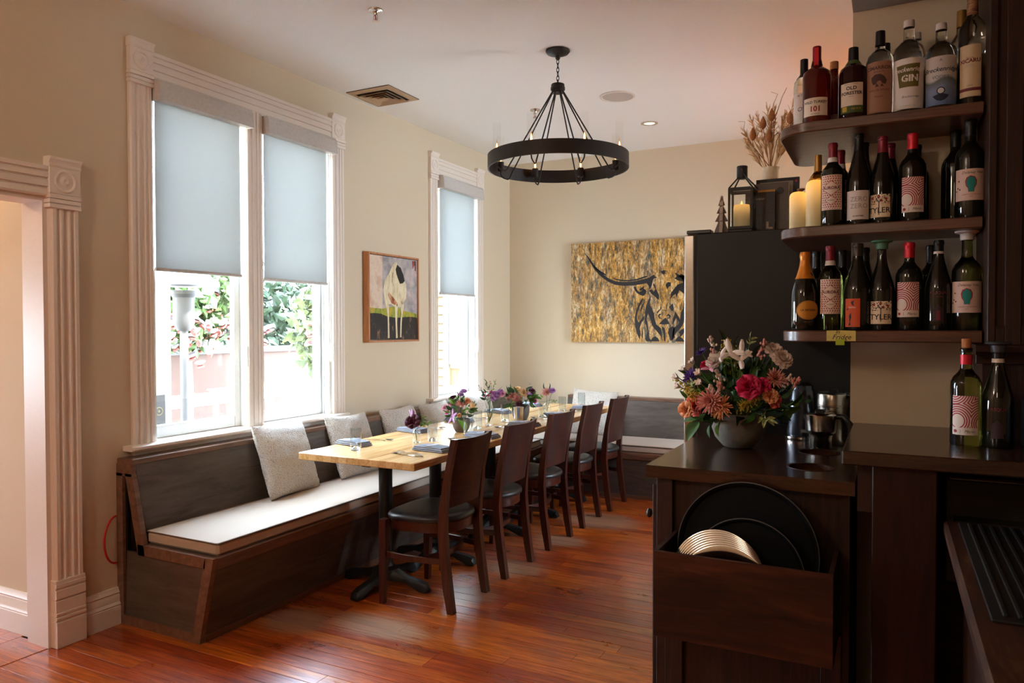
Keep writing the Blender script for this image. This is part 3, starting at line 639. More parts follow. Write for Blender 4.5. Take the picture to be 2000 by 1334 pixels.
# ------------------------------------------------------------------ long dining table
TX0, TX1, TY0, TY1 = 0.475, 1.245, 3.085, 6.12
t = thing('dining_table', 'long pale butcher-block dining table on black pedestals', 'table', (0.86, 3.085, 0))
part('tabletop', MB().box(TX0-0.86, 0, 0.722, TX1-0.86, TY1-TY0, 0.76, b=0.003), table_m, t, 0)
def pedestal(parent, y):
    m = MB(); m.lathe([(0.038, 0.10), (0.038, 0.69)], 28, (0.0, y)); m.lathe([(0.075, 0.085), (0.07, 0.1), (0.045, 0.115), (0.038, 0.135)], 28, (0, y))
    part('column', m, black_metal, parent)
    m = MB(); m.box(-0.2, y-0.03, 0.695, 0.2, y+0.03, 0.7215, b=0.004); m.box(-0.03, y-0.18, 0.695, 0.03, y+0.18, 0.7215, b=0.004); part('top_plate', m, black_metal, parent, 0)
    for k in range(4):
        m = MB(); m.M = Matrix.Translation((0, y, 0)) @ Matrix.Rotation(k * pi/2, 4, 'Z')
        pr = [(0.0, 0.105, 0.05), (0.07, 0.098, 0.04), (0.14, 0.072, 0.031), (0.24, 0.058, 0.029), (0.272, 0.048, 0.027), (0.285, 0.02, 0.022)]
        vs = []; fs = []
        for x, h, w_ in pr: zb = 0.008 if x > 0.2 else 0.045; vs += [(x, -w_, min(zb, h)), (x, w_, min(zb, h)), (x, w_*.9, h-0.012 if h > 0.03 else h), (x, w_*.6, h), (x, -w_*.6, h), (x, -w_*.9, h-0.012 if h > 0.03 else h)]
        for i in range(len(pr)-1):
            for q in range(6): fs.append((i*6+q, i*6+(q+1) % 6, (i+1)*6+(q+1) % 6, (i+1)*6+q))
        fs.append(tuple(range(6))); n6 = (len(pr)-1)*6; fs.append(tuple(n6+q for q in range(6)))
        m.add(vs, fs); m.lathe([(0.014, 0), (0.014, 0.012)], 10, (0.262, 0)); part('foot', m, black_metal, parent, 40)
for y in (3.36, 3.87, 4.58, 5.13, 5.70): pedestal(t, y - 3.085)

# ------------------------------------------------------------------ chairs
def chair_proto():
    t = thing('dining_chair', '', 'chair', (1.205, 3.345, 0), group='mahogany chairs along the table')
    rz = [(0.205, 0.0), (0.185, 0.12), (0.165, 0.27), (0.155, 0.42), (0.160, 0.52), (0.182, 0.68), (0.212, 0.82), (0.226, 0.885)]
    def px(z):
        for (xa, za), (xb, zb) in zip(rz, rz[1:]):
            if za <= z <= zb: return xa + (xb - xa) * (z - za) / (zb - za)
        return rz[-1][0]
    for sy in (-1, 1):
        vs = []; fs = []
        for i, (x, z) in enumerate(rz):
            hw = 0.015 if z > 0.5 else 0.019; hd = 0.017 if z < 0.1 else 0.021 if z < 0.6 else 0.015; yc = sy * 0.176
            vs += [(x - hd, yc - hw, z), (x + hd, yc - hw, z), (x + hd, yc + hw, z), (x - hd, yc + hw, z)]
        for i in range(len(rz) - 1):
            for q in range(4): fs.append((i*4+q, i*4+(q+1) % 4, (i+1)*4+(q+1) % 4, (i+1)*4+q))
        fs += [(3, 2, 1, 0), tuple(len(vs)-4+q for q in range(4))]
        part('rear_leg', MB().add(vs, fs), mahog, t, 30)
    m = MB(); nu = 13; nz = 14
    def surf(off):
        def f(u, v):
            y = (2*u-1) * 0.166; k = 1 - (y/0.17)**2; zb = 0.525 + 0.014 * (1 - (2*u-1)**2); z = zb + (0.884 - zb) * v
            return (px(z) + 0.044 * k + off, y * (1 + 0.03 * v), z)
        return f
    m.grid(surf(0.008), nu, nz); m.grid(surf(-0.008), nu, nz)
    n = nu * nz
    fs = [];
    for i in range(nu-1): fs += [(i, i+1, n+i+1, n+i), ((nz-1)*nu+i, (nz-1)*nu+i+1, n+(nz-1)*nu+i+1, n+(nz-1)*nu+i)]
    for j in range(nz-1): fs += [(j*nu, (j+1)*nu, n+(j+1)*nu, n+j*nu), (j*nu+nu-1, (j+1)*nu+nu-1, n+(j+1)*nu+nu-1, n+j*nu+nu-1)]
    m.add([], []); m.f += fs; m.mi += [0]*len(fs)
    part('back_panel', m, mahog_back, t, 35)
    # seat outline: straight front, round back
    def outline(k, dx=0.0, n=44):
        o = []
        for i in range(n):
            a = 2*pi*i/n; c_, s_ = cos(a), sin(a)
            p = 3.6 if c_ < 0 else 2.3; r = (abs(c_)**p + abs(s_)**p) ** (-1/p)
            x = c_ * r; y = s_ * r; w_ = 0.232 - 0.020 * (x + 1)
            o.append((x * 0.208 * k + dx - 0.005, y * w_ * k))
        return o
    def loft(levels):
        vs = []; fs = []; n = 44
        for k, z in levels: vs += [(x, y, z) for x, y in outline(k)]
        for j in range(len(levels)-1):
            for i in range(n): fs.append((j*n+i, j*n+(i+1) % n, (j+1)*n+(i+1) % n, (j+1)*n+i))
        fs.append(tuple(reversed(range(n)))); fs.append(tuple((len(levels)-1)*n+i for i in range(n)))
        return MB().add(vs, fs)
    part('seat_pad', loft([(0.97, 0.446), (1.0, 0.452), (1.005, 0.462), (0.985, 0.473), (0.93, 0.480), (0.8, 0.484), (0.5, 0.486), (0.2, 0.486)]), vinyl, t, 70)
    part('seat_frame', loft([(0.93, 0.392), (0.94, 0.396), (0.94, 0.444), (0.93, 0.446)]), mahog, t, 40)
    for sy in (-1, 1):
        vs = []; fs = []
        for x, z, h in ((-0.196, 0.0, 0.014), (-0.192, 0.2, 0.018), (-0.186, 0.445, 0.021)):
            yc = sy * (0.212 if z == 0 else 0.208); vs += [(x-h, yc-h, z), (x+h, yc-h, z), (x+h, yc+h, z), (x-h, yc+h, z)]
        for i in range(2):
            for q in range(4): fs.append((i*4+q, i*4+(q+1) % 4, (i+1)*4+(q+1) % 4, (i+1)*4+q))
        fs += [(3, 2, 1, 0), (8, 9, 10, 11)]
        part('front_leg', MB().add(vs, fs), mahog, t, 0)
        st = []
        for i in range(9):
            u = i/8; st.append((-0.185 + 0.35*u, sy * (0.205 - 0.028*u + 0.022*sin(pi*u)), 0.262 - 0.004*u))
        m = MB(); vs = []; fs = []
        for x, y, z in st: vs += [(x, y - 0.008, z - 0.014), (x, y + 0.008, z - 0.014), (x, y + 0.008, z + 0.014), (x, y - 0.008, z + 0.014)]
        for i in range(8):
            for q in range(4): fs.append((i*4+q, i*4+(q+1) % 4, (i+1)*4+(q+1) % 4, (i+1)*4+q))
        part('side_stretcher', m.add(vs, fs), mahog, t, 30)
    m = MB()
    vs = []; fs = []
    for i in range(11):
        u = i/10; y = -0.19 + 0.38*u; x = 0.10 - 0.05*(2*u-1)**2; vs += [(x - 0.008, y, 0.248), (x + 0.008, y, 0.248), (x + 0.008, y, 0.276), (x - 0.008, y, 0.276)]
    for i in range(10):
        for q in range(4): fs.append((i*4+q, i*4+(q+1) % 4, (i+1)*4+(q+1) % 4, (i+1)*4+q))
    part('cross_stretcher', m.add(vs, fs), mahog, t, 30)
    return t
ch = chair_proto()
cl = ['dark mahogany chair with black seat at the front end of the table', 'dark mahogany chair with black seat, second from the front end of the table', 'dark mahogany chair with black seat in the middle of the row of five',
      'dark mahogany chair with black seat, second from the back banquette', 'dark mahogany chair with black seat next to the back banquette']
for k, (y, dx, rz) in enumerate(((3.345, 0, 0), (3.93, -0.004, 0.01), (4.545, 0, -0.01), (5.13, -0.002, 0.02), (5.69, 0.012, 0.0))):
    if k == 0: ch['label'] = cl[0]
    else: dup(ch, (1.205 + dx, y, 0), rz, cl[k])

# ------------------------------------------------------------------ chandelier
cx_, cy_ = 1.645, 3.975
t = thing('chandelier', 'round black iron ring chandelier with eight glass candle tubes', 'chandelier', (cx_, cy_, 2.365))
m = MB(); m.lathe([(0.002, 0.655), (0.02, 0.655), (0.062, 0.668), (0.07, 0.678), (0.07, 0.684)], 32); part('canopy', m, bronze, t)
m = MB(); m.lathe([(0.008, 0.63), (0.014, 0.64), (0.014, 0.657)], 12)
part('canopy_stem', m, bronze, t)
for k in range(6):
    m = MB(); zc = 0.622 - k * 0.024; pts = []
    for i in range(14):
        a = 2*pi*i/14; p = (0.0075*cos(a), 0, 0.016*sin(a)) if k % 2 == 0 else (0, 0.0075*cos(a), 0.016*sin(a)); pts.append((p[0], p[1], zc + p[2]))
    m.tube(pts, 0.0022, 6, closed=True); part('chain_link', m, bronze, t)
m = MB(); m.lathe([(0.012, 0.497), (0.036, 0.492), (0.039, 0.488), (0.039, 0.474), (0.042, 0.472), (0.042, 0.458), (0.035, 0.452), (0.034, 0.440), (0.02, 0.436)], 32); part('hub', m, bronze, t)
m = MB(); m.lathe([(0.401, 0.0), (0.409, 0.0), (0.409, 0.078), (0.401, 0.078), (0.401, 0.0)], 96, cap0=False, cap1=False); part('ring', m, bronze, t, 40)
az0 = atan2(3.975, 1.645 - 3.3735)
for k in range(8):
    a = az0 + pi/8 + k * pi/4; c_, s_ = cos(a), sin(a)
    P = lambda r, z: (r*c_, r*s_, z)
    m = MB(); m.tube([P(0.03, 0.452), P(0.30, 0.0), P(0.312, -0.022), P(0.325, -0.03), P(0.352, -0.02), P(0.368, -0.008), P(0.372, 0.006), P(0.372, 0.022)], 0.0042, 7); part('arm', m, bronze, t)
    m = MB(); m.lathe([(0.006, 0.018), (0.016, 0.022), (0.019, 0.026), (0.019, 0.078), (0.012, 0.079)], 18, (0.372*c_, 0.372*s_)); cup = part('candle_cup', m, bronze, t)
    m = MB(); m.lathe([(0.022, 0.078), (0.022, 0.235)], 22, (0.372*c_, 0.372*s_), cap0=False, cap1=False); part('glass_tube', m, tube_glass, t)
    m = MB(); m.lathe([(0.005, 0.08), (0.0105, 0.095), (0.009, 0.108), (0.004, 0.128), (0.001, 0.145)], 14, (0.372*c_, 0.372*s_)); bu = part('bulb', m, bulb_glass, t); part('filament', MB().lathe([(0.001, 0.083), (0.006, 0.091), (0.0055, 0.103), (0.001, 0.122)], 8, (0.372*c_, 0.372*s_)), bulb_m, bu)

# ceiling fixtures
t = thing('ceiling_vent', 'square beige air vent in the ceiling beside the left wall', 'vent', (0.232, 4.195, H))
m = MB()
for k, (h, z) in enumerate(((0.178, -0.014), )):
    m.prism([(-h, -h), (h, -h), (h, h), (-h, h)], 'xyz', -0.004, 0)
part('back_plate', m, vent_in, t, 0)
def sqring(o, i, z0, z1):
    mm = MB(); vs = []
    for r, z in ((o, z0), (i, z1), (i, z1 + 0.002), (o, z0 + 0.002)): vs += [(-r, -r, z), (r, -r, z), (r, r, z), (-r, r, z)]
    fs = [(j*4+q, j*4+(q+1) % 4, ((j+1) % 4)*4+(q+1) % 4, ((j+1) % 4)*4+q) for j in range(4) for q in range(4)]
    return mm.add(vs, fs)
part('frame', sqring(0.178, 0.132, -0.006, -0.012), vent_m, t, 0)
for o_, i_ in ((0.124, 0.100), (0.090, 0.068), (0.058, 0.036)): part('louver', sqring(o_, i_, -0.026, -0.008), vent_m, t, 0)
part('centre_plate', bx(-0.026, -0.026, -0.028, 0.026, 0.026, -0.02), vent_m, t, 0)
t = thing('ceiling_speaker', 'round grey in-ceiling speaker right of the chandelier', 'speaker', (1.672, 4.95, H))
m = MB(); m.lathe([(0.122, 0), (0.122, -0.006), (0.108, -0.008), (0.104, -0.004)], 40, cap0=False, cap1=False); part('trim_ring', m, plain('speaker_ring', L(214, 204, 194), 0.6), t)
m = MB(); m.lathe([(0.106, -0.004), (0.06, -0.0055), (0.001, -0.006)], 40); part('grille', m, speaker_m, t)
t = thing('downlight', 'small recessed downlight in the ceiling near the back wall', 'lamp', (1.672, 5.72, H))
m = MB(); m.lathe([(0.066, 0), (0.066, -0.004), (0.05, -0.007), (0.042, -0.002)], 32, cap0=False, cap1=False); part('trim_ring', m, chrome, t)
m = MB(); m.lathe([(0.043, -0.0025), (0.02, -0.004), (0.001, -0.004)], 24); part('reflector', m, down_m, t)
def sprinkler(loc, label):
    t = thing('fire_sprinkler', label, 'sprinkler', loc, group='fire sprinklers on the ceiling')
    m = MB(); m.lathe([(0.038, 0), (0.036, -0.006), (0.016, -0.010), (0.012, -0.016), (0.010, -0.026), (0.006, -0.028)], 24, cap0=False); part('escutcheon', m, chrome, t)
    m = MB()
    for sx in (-1, 1): m.tube([(0.009*sx, 0, -0.026), (0.013*sx, 0, -0.034), (0.011*sx, 0, -0.046), (0.002*sx, 0, -0.054)], 0.0022, 6)
    part('yoke', m, chrome, t)
    m = MB(); m.lathe([(0.003, -0.028), (0.003, -0.050)], 10); part('glass_bulb', m, red_m, t)
    m = MB(); m.lathe([(0.004, -0.053), (0.016, -0.056), (0.018, -0.058), (0.004, -0.059)], 20); part('deflector', m, chrome, t)
sprinkler((1.045, 3.05, H), 'chrome fire sprinkler nearest the top edge of the photo')
sprinkler((1.025, 4.98, H), 'chrome fire sprinkler behind the chandelier')
# ------------------------------------------------------------------ pictures
BULL = [[(0.807,2.147),(0.844,2.110),(0.874,2.075),(0.901,2.029),(0.938,1.986),(0.983,1.946),(1.028,1.910),(1.073,1.884),(1.118,1.868),(1.180,1.859),(1.250,1.859),(1.311,1.864),(1.372,1.877),(1.419,1.887),(1.440,1.895),(1.478,1.917),(1.487,1.900),(1.509,1.889),(1.478,1.882),(1.467,1.861),(1.457,1.818),(1.438,1.781),(1.430,1.815),(1.410,1.843),(1.372,1.835),(1.285,1.824),(1.189,1.824),(1.109,1.836),(1.037,1.870),(0.974,1.915),(0.915,1.977),(0.865,2.054)],
 [(0.892,2.038),(0.915,2.013),(0.956,1.977),(1.001,1.948),(1.030,1.933),(1.021,1.925),(0.983,1.940),(0.938,1.972),(0.906,2.006)],
 [(1.080,1.906),(1.122,1.891),(1.180,1.878),(1.250,1.876),(1.320,1.884),(1.371,1.899),(1.410,1.911),(1.419,1.898),(1.372,1.884),(1.320,1.870),(1.250,1.864),(1.180,1.866),(1.118,1.880)],
 [(1.290,1.810),(1.307,1.815),(1.320,1.788),(1.337,1.764),(1.363,1.771),(1.380,1.787),(1.350,1.775),(1.344,1.788),(1.363,1.804),(1.393,1.811),(1.380,1.795),(1.397,1.786),(1.410,1.769),(1.402,1.745),(1.380,1.727),(1.346,1.738),(1.316,1.759),(1.298,1.785)],
 [(1.432,1.777),(1.457,1.785),(1.478,1.760),(1.491,1.784),(1.470,1.826),(1.478,1.842),(1.500,1.784),(1.525,1.734),(1.525,1.692),(1.504,1.701),(1.483,1.726),(1.457,1.743)],
 [(1.372,1.712),(1.337,1.654),(1.312,1.596),(1.299,1.529),(1.303,1.453),(1.321,1.386),(1.348,1.328),(1.353,1.386),(1.346,1.437),(1.364,1.487),(1.389,1.520),(1.388,1.545),(1.364,1.520),(1.338,1.487),(1.320,1.520),(1.325,1.571),(1.346,1.629),(1.376,1.687)],
 [(1.449,1.735),(1.423,1.678),(1.402,1.620),(1.398,1.570),(1.394,1.503),(1.407,1.461),(1.420,1.411),(1.411,1.370),(1.398,1.336),(1.411,1.316),(1.530,1.317),(1.517,1.345),(1.492,1.362),(1.471,1.353),(1.450,1.328),(1.437,1.345),(1.432,1.395),(1.424,1.453),(1.411,1.520),(1.424,1.570),(1.445,1.520),(1.458,1.470),(1.479,1.436),(1.517,1.395),(1.543,1.362),(1.555,1.321),(1.551,1.395),(1.542,1.436),(1.500,1.470),(1.483,1.519),(1.479,1.569),(1.458,1.611),(1.440,1.652)],
 [(1.393,1.687),(1.363,1.637),(1.351,1.587),(1.359,1.583),(1.381,1.637)],
 [(1.368,1.416),(1.374,1.437),(1.379,1.386),(1.373,1.336),(1.364,1.361)],
 [(1.526,1.471),(1.542,1.494),(1.572,1.519),(1.584,1.529),(1.605,1.506),(1.622,1.473),(1.576,1.468)],
 [(1.555,1.564),(1.525,1.564),(1.515,1.544),(1.530,1.519),(1.555,1.523),(1.534,1.531),(1.530,1.548)],
 [(1.584,1.543),(1.613,1.564),(1.634,1.543),(1.622,1.523),(1.597,1.519),(1.618,1.535),(1.609,1.547)],
 [(1.542,1.659),(1.538,1.610),(1.504,1.581),(1.504,1.561),(1.525,1.585),(1.549,1.610)],
 [(1.549,1.595),(1.592,1.591),(1.592,1.596),(1.559,1.600)],
 [(1.625,1.691),(1.634,1.748),(1.658,1.780),(1.691,1.820),(1.732,1.835),(1.781,1.826),(1.781,1.728),(1.741,1.745),(1.708,1.771),(1.691,1.730),(1.687,1.689),(1.675,1.739),(1.650,1.723)],
 [(1.583,1.823),(1.604,1.847),(1.632,1.842),(1.629,1.813),(1.609,1.798),(1.600,1.781)],
 [(1.666,1.931),(1.707,1.909),(1.781,1.890),(1.781,1.846),(1.740,1.851),(1.699,1.856),(1.662,1.878),(1.687,1.893)],
 [(1.540,1.944),(1.571,1.953),(1.604,1.945),(1.575,1.938),(1.592,1.925),(1.567,1.922),(1.575,1.907),(1.554,1.922)],
 [(1.675,1.583),(1.713,1.518),(1.710,1.485),(1.680,1.526),(1.659,1.485),(1.643,1.457),(1.651,1.518)],
 [(1.618,1.436),(1.651,1.453),(1.672,1.428),(1.659,1.379),(1.672,1.354),(1.631,1.321),(1.618,1.362),(1.605,1.395)],
 [(1.551,1.449),(1.576,1.436),(1.585,1.379),(1.586,1.321),(1.572,1.321),(1.568,1.387)],
 [(1.741,1.680),(1.766,1.623),(1.782,1.590),(1.782,1.517),(1.757,1.574)],
 [(1.725,1.420),(1.766,1.444),(1.758,1.404),(1.734,1.371),(1.709,1.351),(1.717,1.387),(1.701,1.395)],
 [(1.617,1.625),(1.650,1.657),(1.659,1.608),(1.651,1.584),(1.630,1.600)]]
HORSE = {'green': [(4.275,1.592),(4.338,1.588),(4.438,1.585),(4.504,1.598),(4.601,1.606),(4.700,1.573),(4.803,1.563),(4.874,1.552),(4.876,1.518),(4.802,1.530),(4.700,1.525),(4.600,1.519),(4.485,1.529),(4.410,1.548),(4.320,1.552),(4.275,1.548)],
 'dark': [(4.275,1.548),(4.320,1.552),(4.410,1.548),(4.485,1.529),(4.600,1.519),(4.700,1.525),(4.802,1.530),(4.876,1.521),(4.880,1.354),(4.273,1.358)],
 'body': [(4.594,1.945),(4.560,1.922),(4.535,1.886),(4.506,1.844),(4.468,1.807),(4.449,1.766),(4.440,1.721),(4.453,1.653),(4.471,1.597),(4.490,1.540),(4.504,1.552),(4.500,1.620),(4.533,1.621),(4.581,1.599),(4.620,1.606),(4.660,1.601),(4.690,1.637),(4.726,1.668),(4.734,1.722),(4.724,1.780),(4.702,1.815),(4.677,1.878),(4.648,1.911),(4.613,1.926)],
 'leg1': [(4.481,1.609),(4.509,1.609),(4.508,1.506),(4.514,1.369),(4.495,1.366),(4.492,1.512)],
 'leg2': [(4.581,1.611),(4.621,1.612),(4.615,1.542),(4.610,1.484),(4.617,1.367),(4.594,1.365),(4.590,1.484)],
 'leg3': [(4.660,1.619),(4.700,1.626),(4.680,1.543),(4.669,1.484),(4.663,1.372),(4.646,1.370),(4.654,1.496),(4.660,1.554)],
 'belly': [(4.496,1.689),(4.514,1.655),(4.543,1.627),(4.581,1.617),(4.621,1.624),(4.582,1.657),(4.534,1.690),(4.505,1.712)],
 'black': [(4.613,1.923),(4.658,1.900),(4.692,1.849),(4.710,1.803),(4.682,1.784),(4.647,1.779),(4.627,1.810),(4.603,1.850),(4.593,1.884)],
 'corner': [(4.811,1.964),(4.864,1.969),(4.860,1.890),(4.847,1.889),(4.842,1.937),(4.818,1.905)]}
def flatpoly(polys, ax, a, b):
    """flat painted shapes of a picture: thin raised paint, triangulated"""
    m = MB()
    for p in polys:
        ar = sum(p[i][0]*p[(i+1) % len(p)][1] - p[(i+1) % len(p)][0]*p[i][1] for i in range(len(p)))
        m.prism(p if ar > 0 else p[::-1], ax, a, b)
    return m
def tri(o):
    bm = bmesh.new(); bm.from_mesh(o.data); bmesh.ops.triangulate(bm, faces=[f for f in bm.faces if len(f.verts) > 4], ngon_method='EAR_CLIP'); bm.to_mesh(o.data); bm.free(); return o
t = thing('longhorn_painting', 'large gold painting of a black longhorn head on the back wall', 'painting', (0, 0, 0))
m_ = NB('gold_canvas'); m_.set(rough=0.6)
v = m_.coords((9, 9, 2.6), rand=False); n1 = m_.noise(v, 4.2, 8, 0.72, 0.4); v2 = m_.coords((6, 6, 0.9), rand=False, loc=(3, 1, 2)); n2 = m_.noise(v2, 2.2, 5, 0.6)
v3 = m_.coords((60, 60, 26), rand=False); n3 = m_.noise(v3, 2.0, 3, 0.7)
ca = m_.ramp(n1, [(0.30, L(40, 34, 22)), (0.40, L(92, 78, 44)), (0.47, L(176, 126, 50)), (0.55, L(206, 160, 78)), (0.62, L(222, 196, 140)), (0.72, L(232, 220, 196))])
cb = m_.ramp(n1, [(0.30, L(32, 36, 34)), (0.42, L(96, 104, 92)), (0.5, L(168, 120, 64)), (0.58, L(186, 172, 140)), (0.70, L(226, 210, 190))])
cc = m_.mix(m_.ramp(n2, [(0.44, (0, 0, 0, 1)), (0.58, (1, 1, 1, 1))]), ca, cb)
m_.col(m_.mix(1.0, cc, m_.ramp(n3, [(0.34, (0.35, 0.32, 0.28, 1)), (0.5, (1, 1, 1, 1)), (0.66, (1.35, 1.3, 1.2, 1))]), 'MULTIPLY')); m_.bump(n3, 0.3, 0.002)
part('canvas', bx(0.675, 6.521, 1.305, 2.40, 6.558, 2.232), m_.m, t, 0)
bl = [p for p in BULL]
# the far half of the head, hidden behind the refrigerator, mirrors the near half about the nose
bl += [[(3.20 - x, z) for x, z in p] for k, p in enumerate(BULL) if k in (0, 1, 2, 3, 5, 6)]
tri(part('longhorn_figure', flatpoly(bl, 'xzy', 6.5195, 6.5212), plain('black_paint', L(30, 26, 28), 0.6), t, 0))
t = thing('horse_painting', 'small framed painting of a pale horse between the windows', 'painting', (0, 0, 0))
m_ = NB('horse_ground'); m_.set(rough=0.55); v = m_.coords((1, 3, 3), rand=False); n1 = m_.noise(v, 3, 7, 0.65); n2 = m_.noise(v, 1.1, 3)
tcn = m_.n('ShaderNodeTexCoord'); sxx = m_.n('ShaderNodeSeparateXYZ'); m_.l(tcn.outputs['Object'], sxx.inputs[0])
mr = m_.math('GREATER_THAN', m_.math('MULTIPLY_ADD', n1, 0.03, sxx.outputs[1]), 4.445)
m_.col(m_.mix(mr, m_.ramp(n1, [(0.35, L(196, 160, 140)), (0.5, L(214, 196, 172)), (0.65, L(206, 176, 160))]), m_.ramp(n1, [(0.32, L(120, 116, 124)), (0.48, L(166, 158, 156)), (0.62, L(196, 180, 176))])))
m_.bump(n1, 0.2, 0.002)
part('canvas', bx(0.004, 4.275, 1.36, 0.040, 4.877, 1.974), m_.m, t, 0)
def blot(name, stops, sc_=(1, 8, 3), scale=3):
    q = NB(name); q.set(rough=0.55); q.col(q.ramp(q.noise(q.coords(sc_, rand=False), scale, 7, 0.7), stops)); return q.m
pm_ = dict(dark=blot('paint_night', [(0.3, L(22, 18, 16)), (0.58, L(40, 32, 28)), (0.66, L(150, 110, 80)), (0.7, L(40, 30, 26))]), green=blot('paint_green', [(0.32, L(60, 80, 20)), (0.5, L(150, 160, 50)), (0.6, L(190, 150, 40)), (0.7, L(200, 190, 120))]),
  body=blot('paint_horse', [(0.3, L(120, 90, 50)), (0.42, L(206, 190, 150)), (0.6, L(228, 216, 186)), (0.68, L(70, 50, 40))]), black=plain('paint_black', L(24, 20, 18), 0.5), belly=blot('paint_rust', [(0.35, L(40, 26, 20)), (0.5, L(170, 90, 50)), (0.65, L(210, 170, 130))]), corner=blot('paint_fleck', [(0.4, L(60, 50, 60)), (0.55, L(180, 70, 40))]))
lay = 0.0402
for k, mt in (('green', 'green'), ('dark', 'dark'), ('leg1', 'body'), ('leg2', 'body'), ('leg3', 'body'), ('body', 'body'), ('belly', 'belly'), ('black', 'black'), ('corner', 'corner')):
    tri(part('painted_' + {'leg1': 'leg', 'leg2': 'leg', 'leg3': 'leg', 'dark': 'ground', 'green': 'grass', 'body': 'horse', 'belly': 'belly', 'black': 'flank', 'corner': 'patch'}[k], flatpoly([[(y, z) for y, z in HORSE[k]]], 'yzx', lay - 0.0012, lay), pm_[mt], t, 0)); lay += 0.0003
fr = MB(); a, b_, c_, d_ = 4.255, 4.892, 1.338, 1.992
for q in ((a, a+.014, c_, d_), (b_-.014, b_, c_, d_)): part('frame_side', bx(0.002, q[0], q[2], 0.052, q[1], q[3], b=0.0015), frame_m, t, 0)
for q in ((c_, c_+.014), (d_-.014, d_)): part('frame_rail', bx(0.002, a+.014, q[0], 0.052, b_-.014, q[1], b=0.0015), frame_m, t, 0)

# ------------------------------------------------------------------ refrigerator and what stands on it
t = thing('refrigerator', 'tall black-sided refrigerator with stainless doors behind the bar wall', 'refrigerator', (2.575, 3.39, 0))
part('cabinet', bx(0.012, 0, 0.02, 0.70, 0.80, 1.872, b=0.004), fridge_m, t, 0)
part('gasket', bx(0.0, 0.004, 0.08, 0.012, 0.79, 1.865), rubber, t, 0)
d1 = part('door', bx(-0.045, 0.0, 0.7, 0.0, 0.395, 1.868, b=0.005), steel, t, 0); part('handle', MB().tube([(-0.046, 0.36, 0.85), (-0.085, 0.36, 0.88), (-0.085, 0.36, 1.6), (-0.046, 0.36, 1.63)], 0.01, 8), steel, d1)
d2 = part('door', bx(-0.045, 0.4, 0.7, 0.0, 0.795, 1.868, b=0.005), steel, t, 0); part('handle', MB().tube([(-0.046, 0.435, 0.85), (-0.085, 0.435, 0.88), (-0.085, 0.435, 1.6), (-0.046, 0.435, 1.63)], 0.01, 8), steel, d2)
part('freezer_drawer', bx(-0.045, 0.0, 0.06, 0.0, 0.795, 0.69, b=0.005), steel, t, 0)
part('hinge_cover', bx(-0.035, 0.0, 1.871, 0.075, 0.06, 1.888, b=0.003), plastic, t, 0)
FZ = 1.872
t = thing('wooden_tree', 'small whitewashed wooden tree cutout beside the lantern', 'ornament', (2.688, 3.435, FZ), 0.3)
P = [(0, .172), (.014, .128), (.006, .126), (.021, .092), (.010, .09), (.028, .055), (.014, .053), (.034, .0), (-.034, .0), (-.014, .053), (-.028, .055), (-.010, .09), (-.021, .092), (-.006, .126), (-.014, .128)]
tri(part('tree_cutout', MB().prism(P, 'xzy', -0.008, 0.008), grey_wood, t, 0)); m = MB(); m.M = Matrix.Rotation(pi/2 - 0.2, 4, 'Z')
tri(part('cross_tree_cutout', m.prism([(p*1.05, z*0.98) for p, z in P], 'xzy', -0.007, 0.007), white_wood, t, 0))
t = thing('candle_lantern', 'black metal candle lantern with glass sides on top of the refrigerator', 'lantern', (2.772, 3.47, FZ), 0.02)
hw = 0.053; lm = plain('lantern_black', L(24, 25, 26), 0.5)
part('base', bx(-hw, -hw, 0.0, hw, hw, 0.014, b=0.003), lm, t, 0)
for sx in (-1, 1):
    for sy in (-1, 1): part('corner_post', bx(sx*hw, sy*hw, 0.014, sx*(hw-0.009), sy*(hw-0.009), 0.196), lm, t, 0)
m = MB()
for sx, sy in ((1, 0), (-1, 0), (0, 1), (0, -1)):
    for z0, z1 in ((0.014, 0.026), (0.184, 0.2)):
        if sx: m.box(sx*hw, -hw+.009, z0, sx*(hw-.006), hw-.009, z1)
        else: m.box(-hw+.009, sy*hw, z0, hw-.009, sy*(hw-.006), z1)
part('door_rails', m, lm, t, 0)
for sx, sy in ((1, 0), (-1, 0), (0, 1), (0, -1)):
    c0 = hw - 0.004
    m = MB().box(sx*c0-0.0008, -hw+.009, 0.026, sx*c0+0.0008, hw-.009, 0.184) if sx else MB().box(-hw+.009, sy*c0-0.0008, 0.026, hw-.009, sy*c0+0.0008, 0.184)
    part('glass_side', m, pane_m, t, 0)
top = 0.248; rr = 0.019
for sx in (-1, 1):
    for sy in (-1, 1): part('roof_rib', MB().tube([(sx*hw*.95, sy*hw*.95, 0.198), (sx*rr*.8, sy*rr*.8, top)], 0.0036, 6), lm, t)
for k in range(4):
    m = MB(); m.M = Matrix.Rotation(k*pi/2, 4, 'Z'); m.add([(hw*.93, -hw*.9, 0.2), (hw*.93, hw*.9, 0.2), (rr*.75, rr*.75, top), (rr*.75, -rr*.75, top)], [(0, 1, 2, 3)]); part('roof_glass', m, pane_m, t, 0)
m = MB(); m.lathe([(rr, top-0.004), (0.024, top-0.002), (0.0235, top+0.045), (0.0245, top+0.05), (0.022, top+0.054)], 24); part('chimney', m, lm, t)
m = MB(); m.tube([(0, -0.024, top+.038), (0.006, -0.034, top+.03), (0.012, -0.03, top+.012), (0.03, -0.05, top-.01), (0.058, -0.06, 0.208), (0.064, 0, 0.200), (0.058, 0.06, 0.208), (0.03, 0.05, top-.01), (0.012, 0.03, top+.012), (0.006, 0.034, top+.03), (0, 0.024, top+.038)], 0.0022, 6); part('wire_handle', m, lm, t)
part('latch', bx(hw, -hw+0.012, 0.10, hw+0.006, -hw+0.02, 0.118), lm, t, 0)
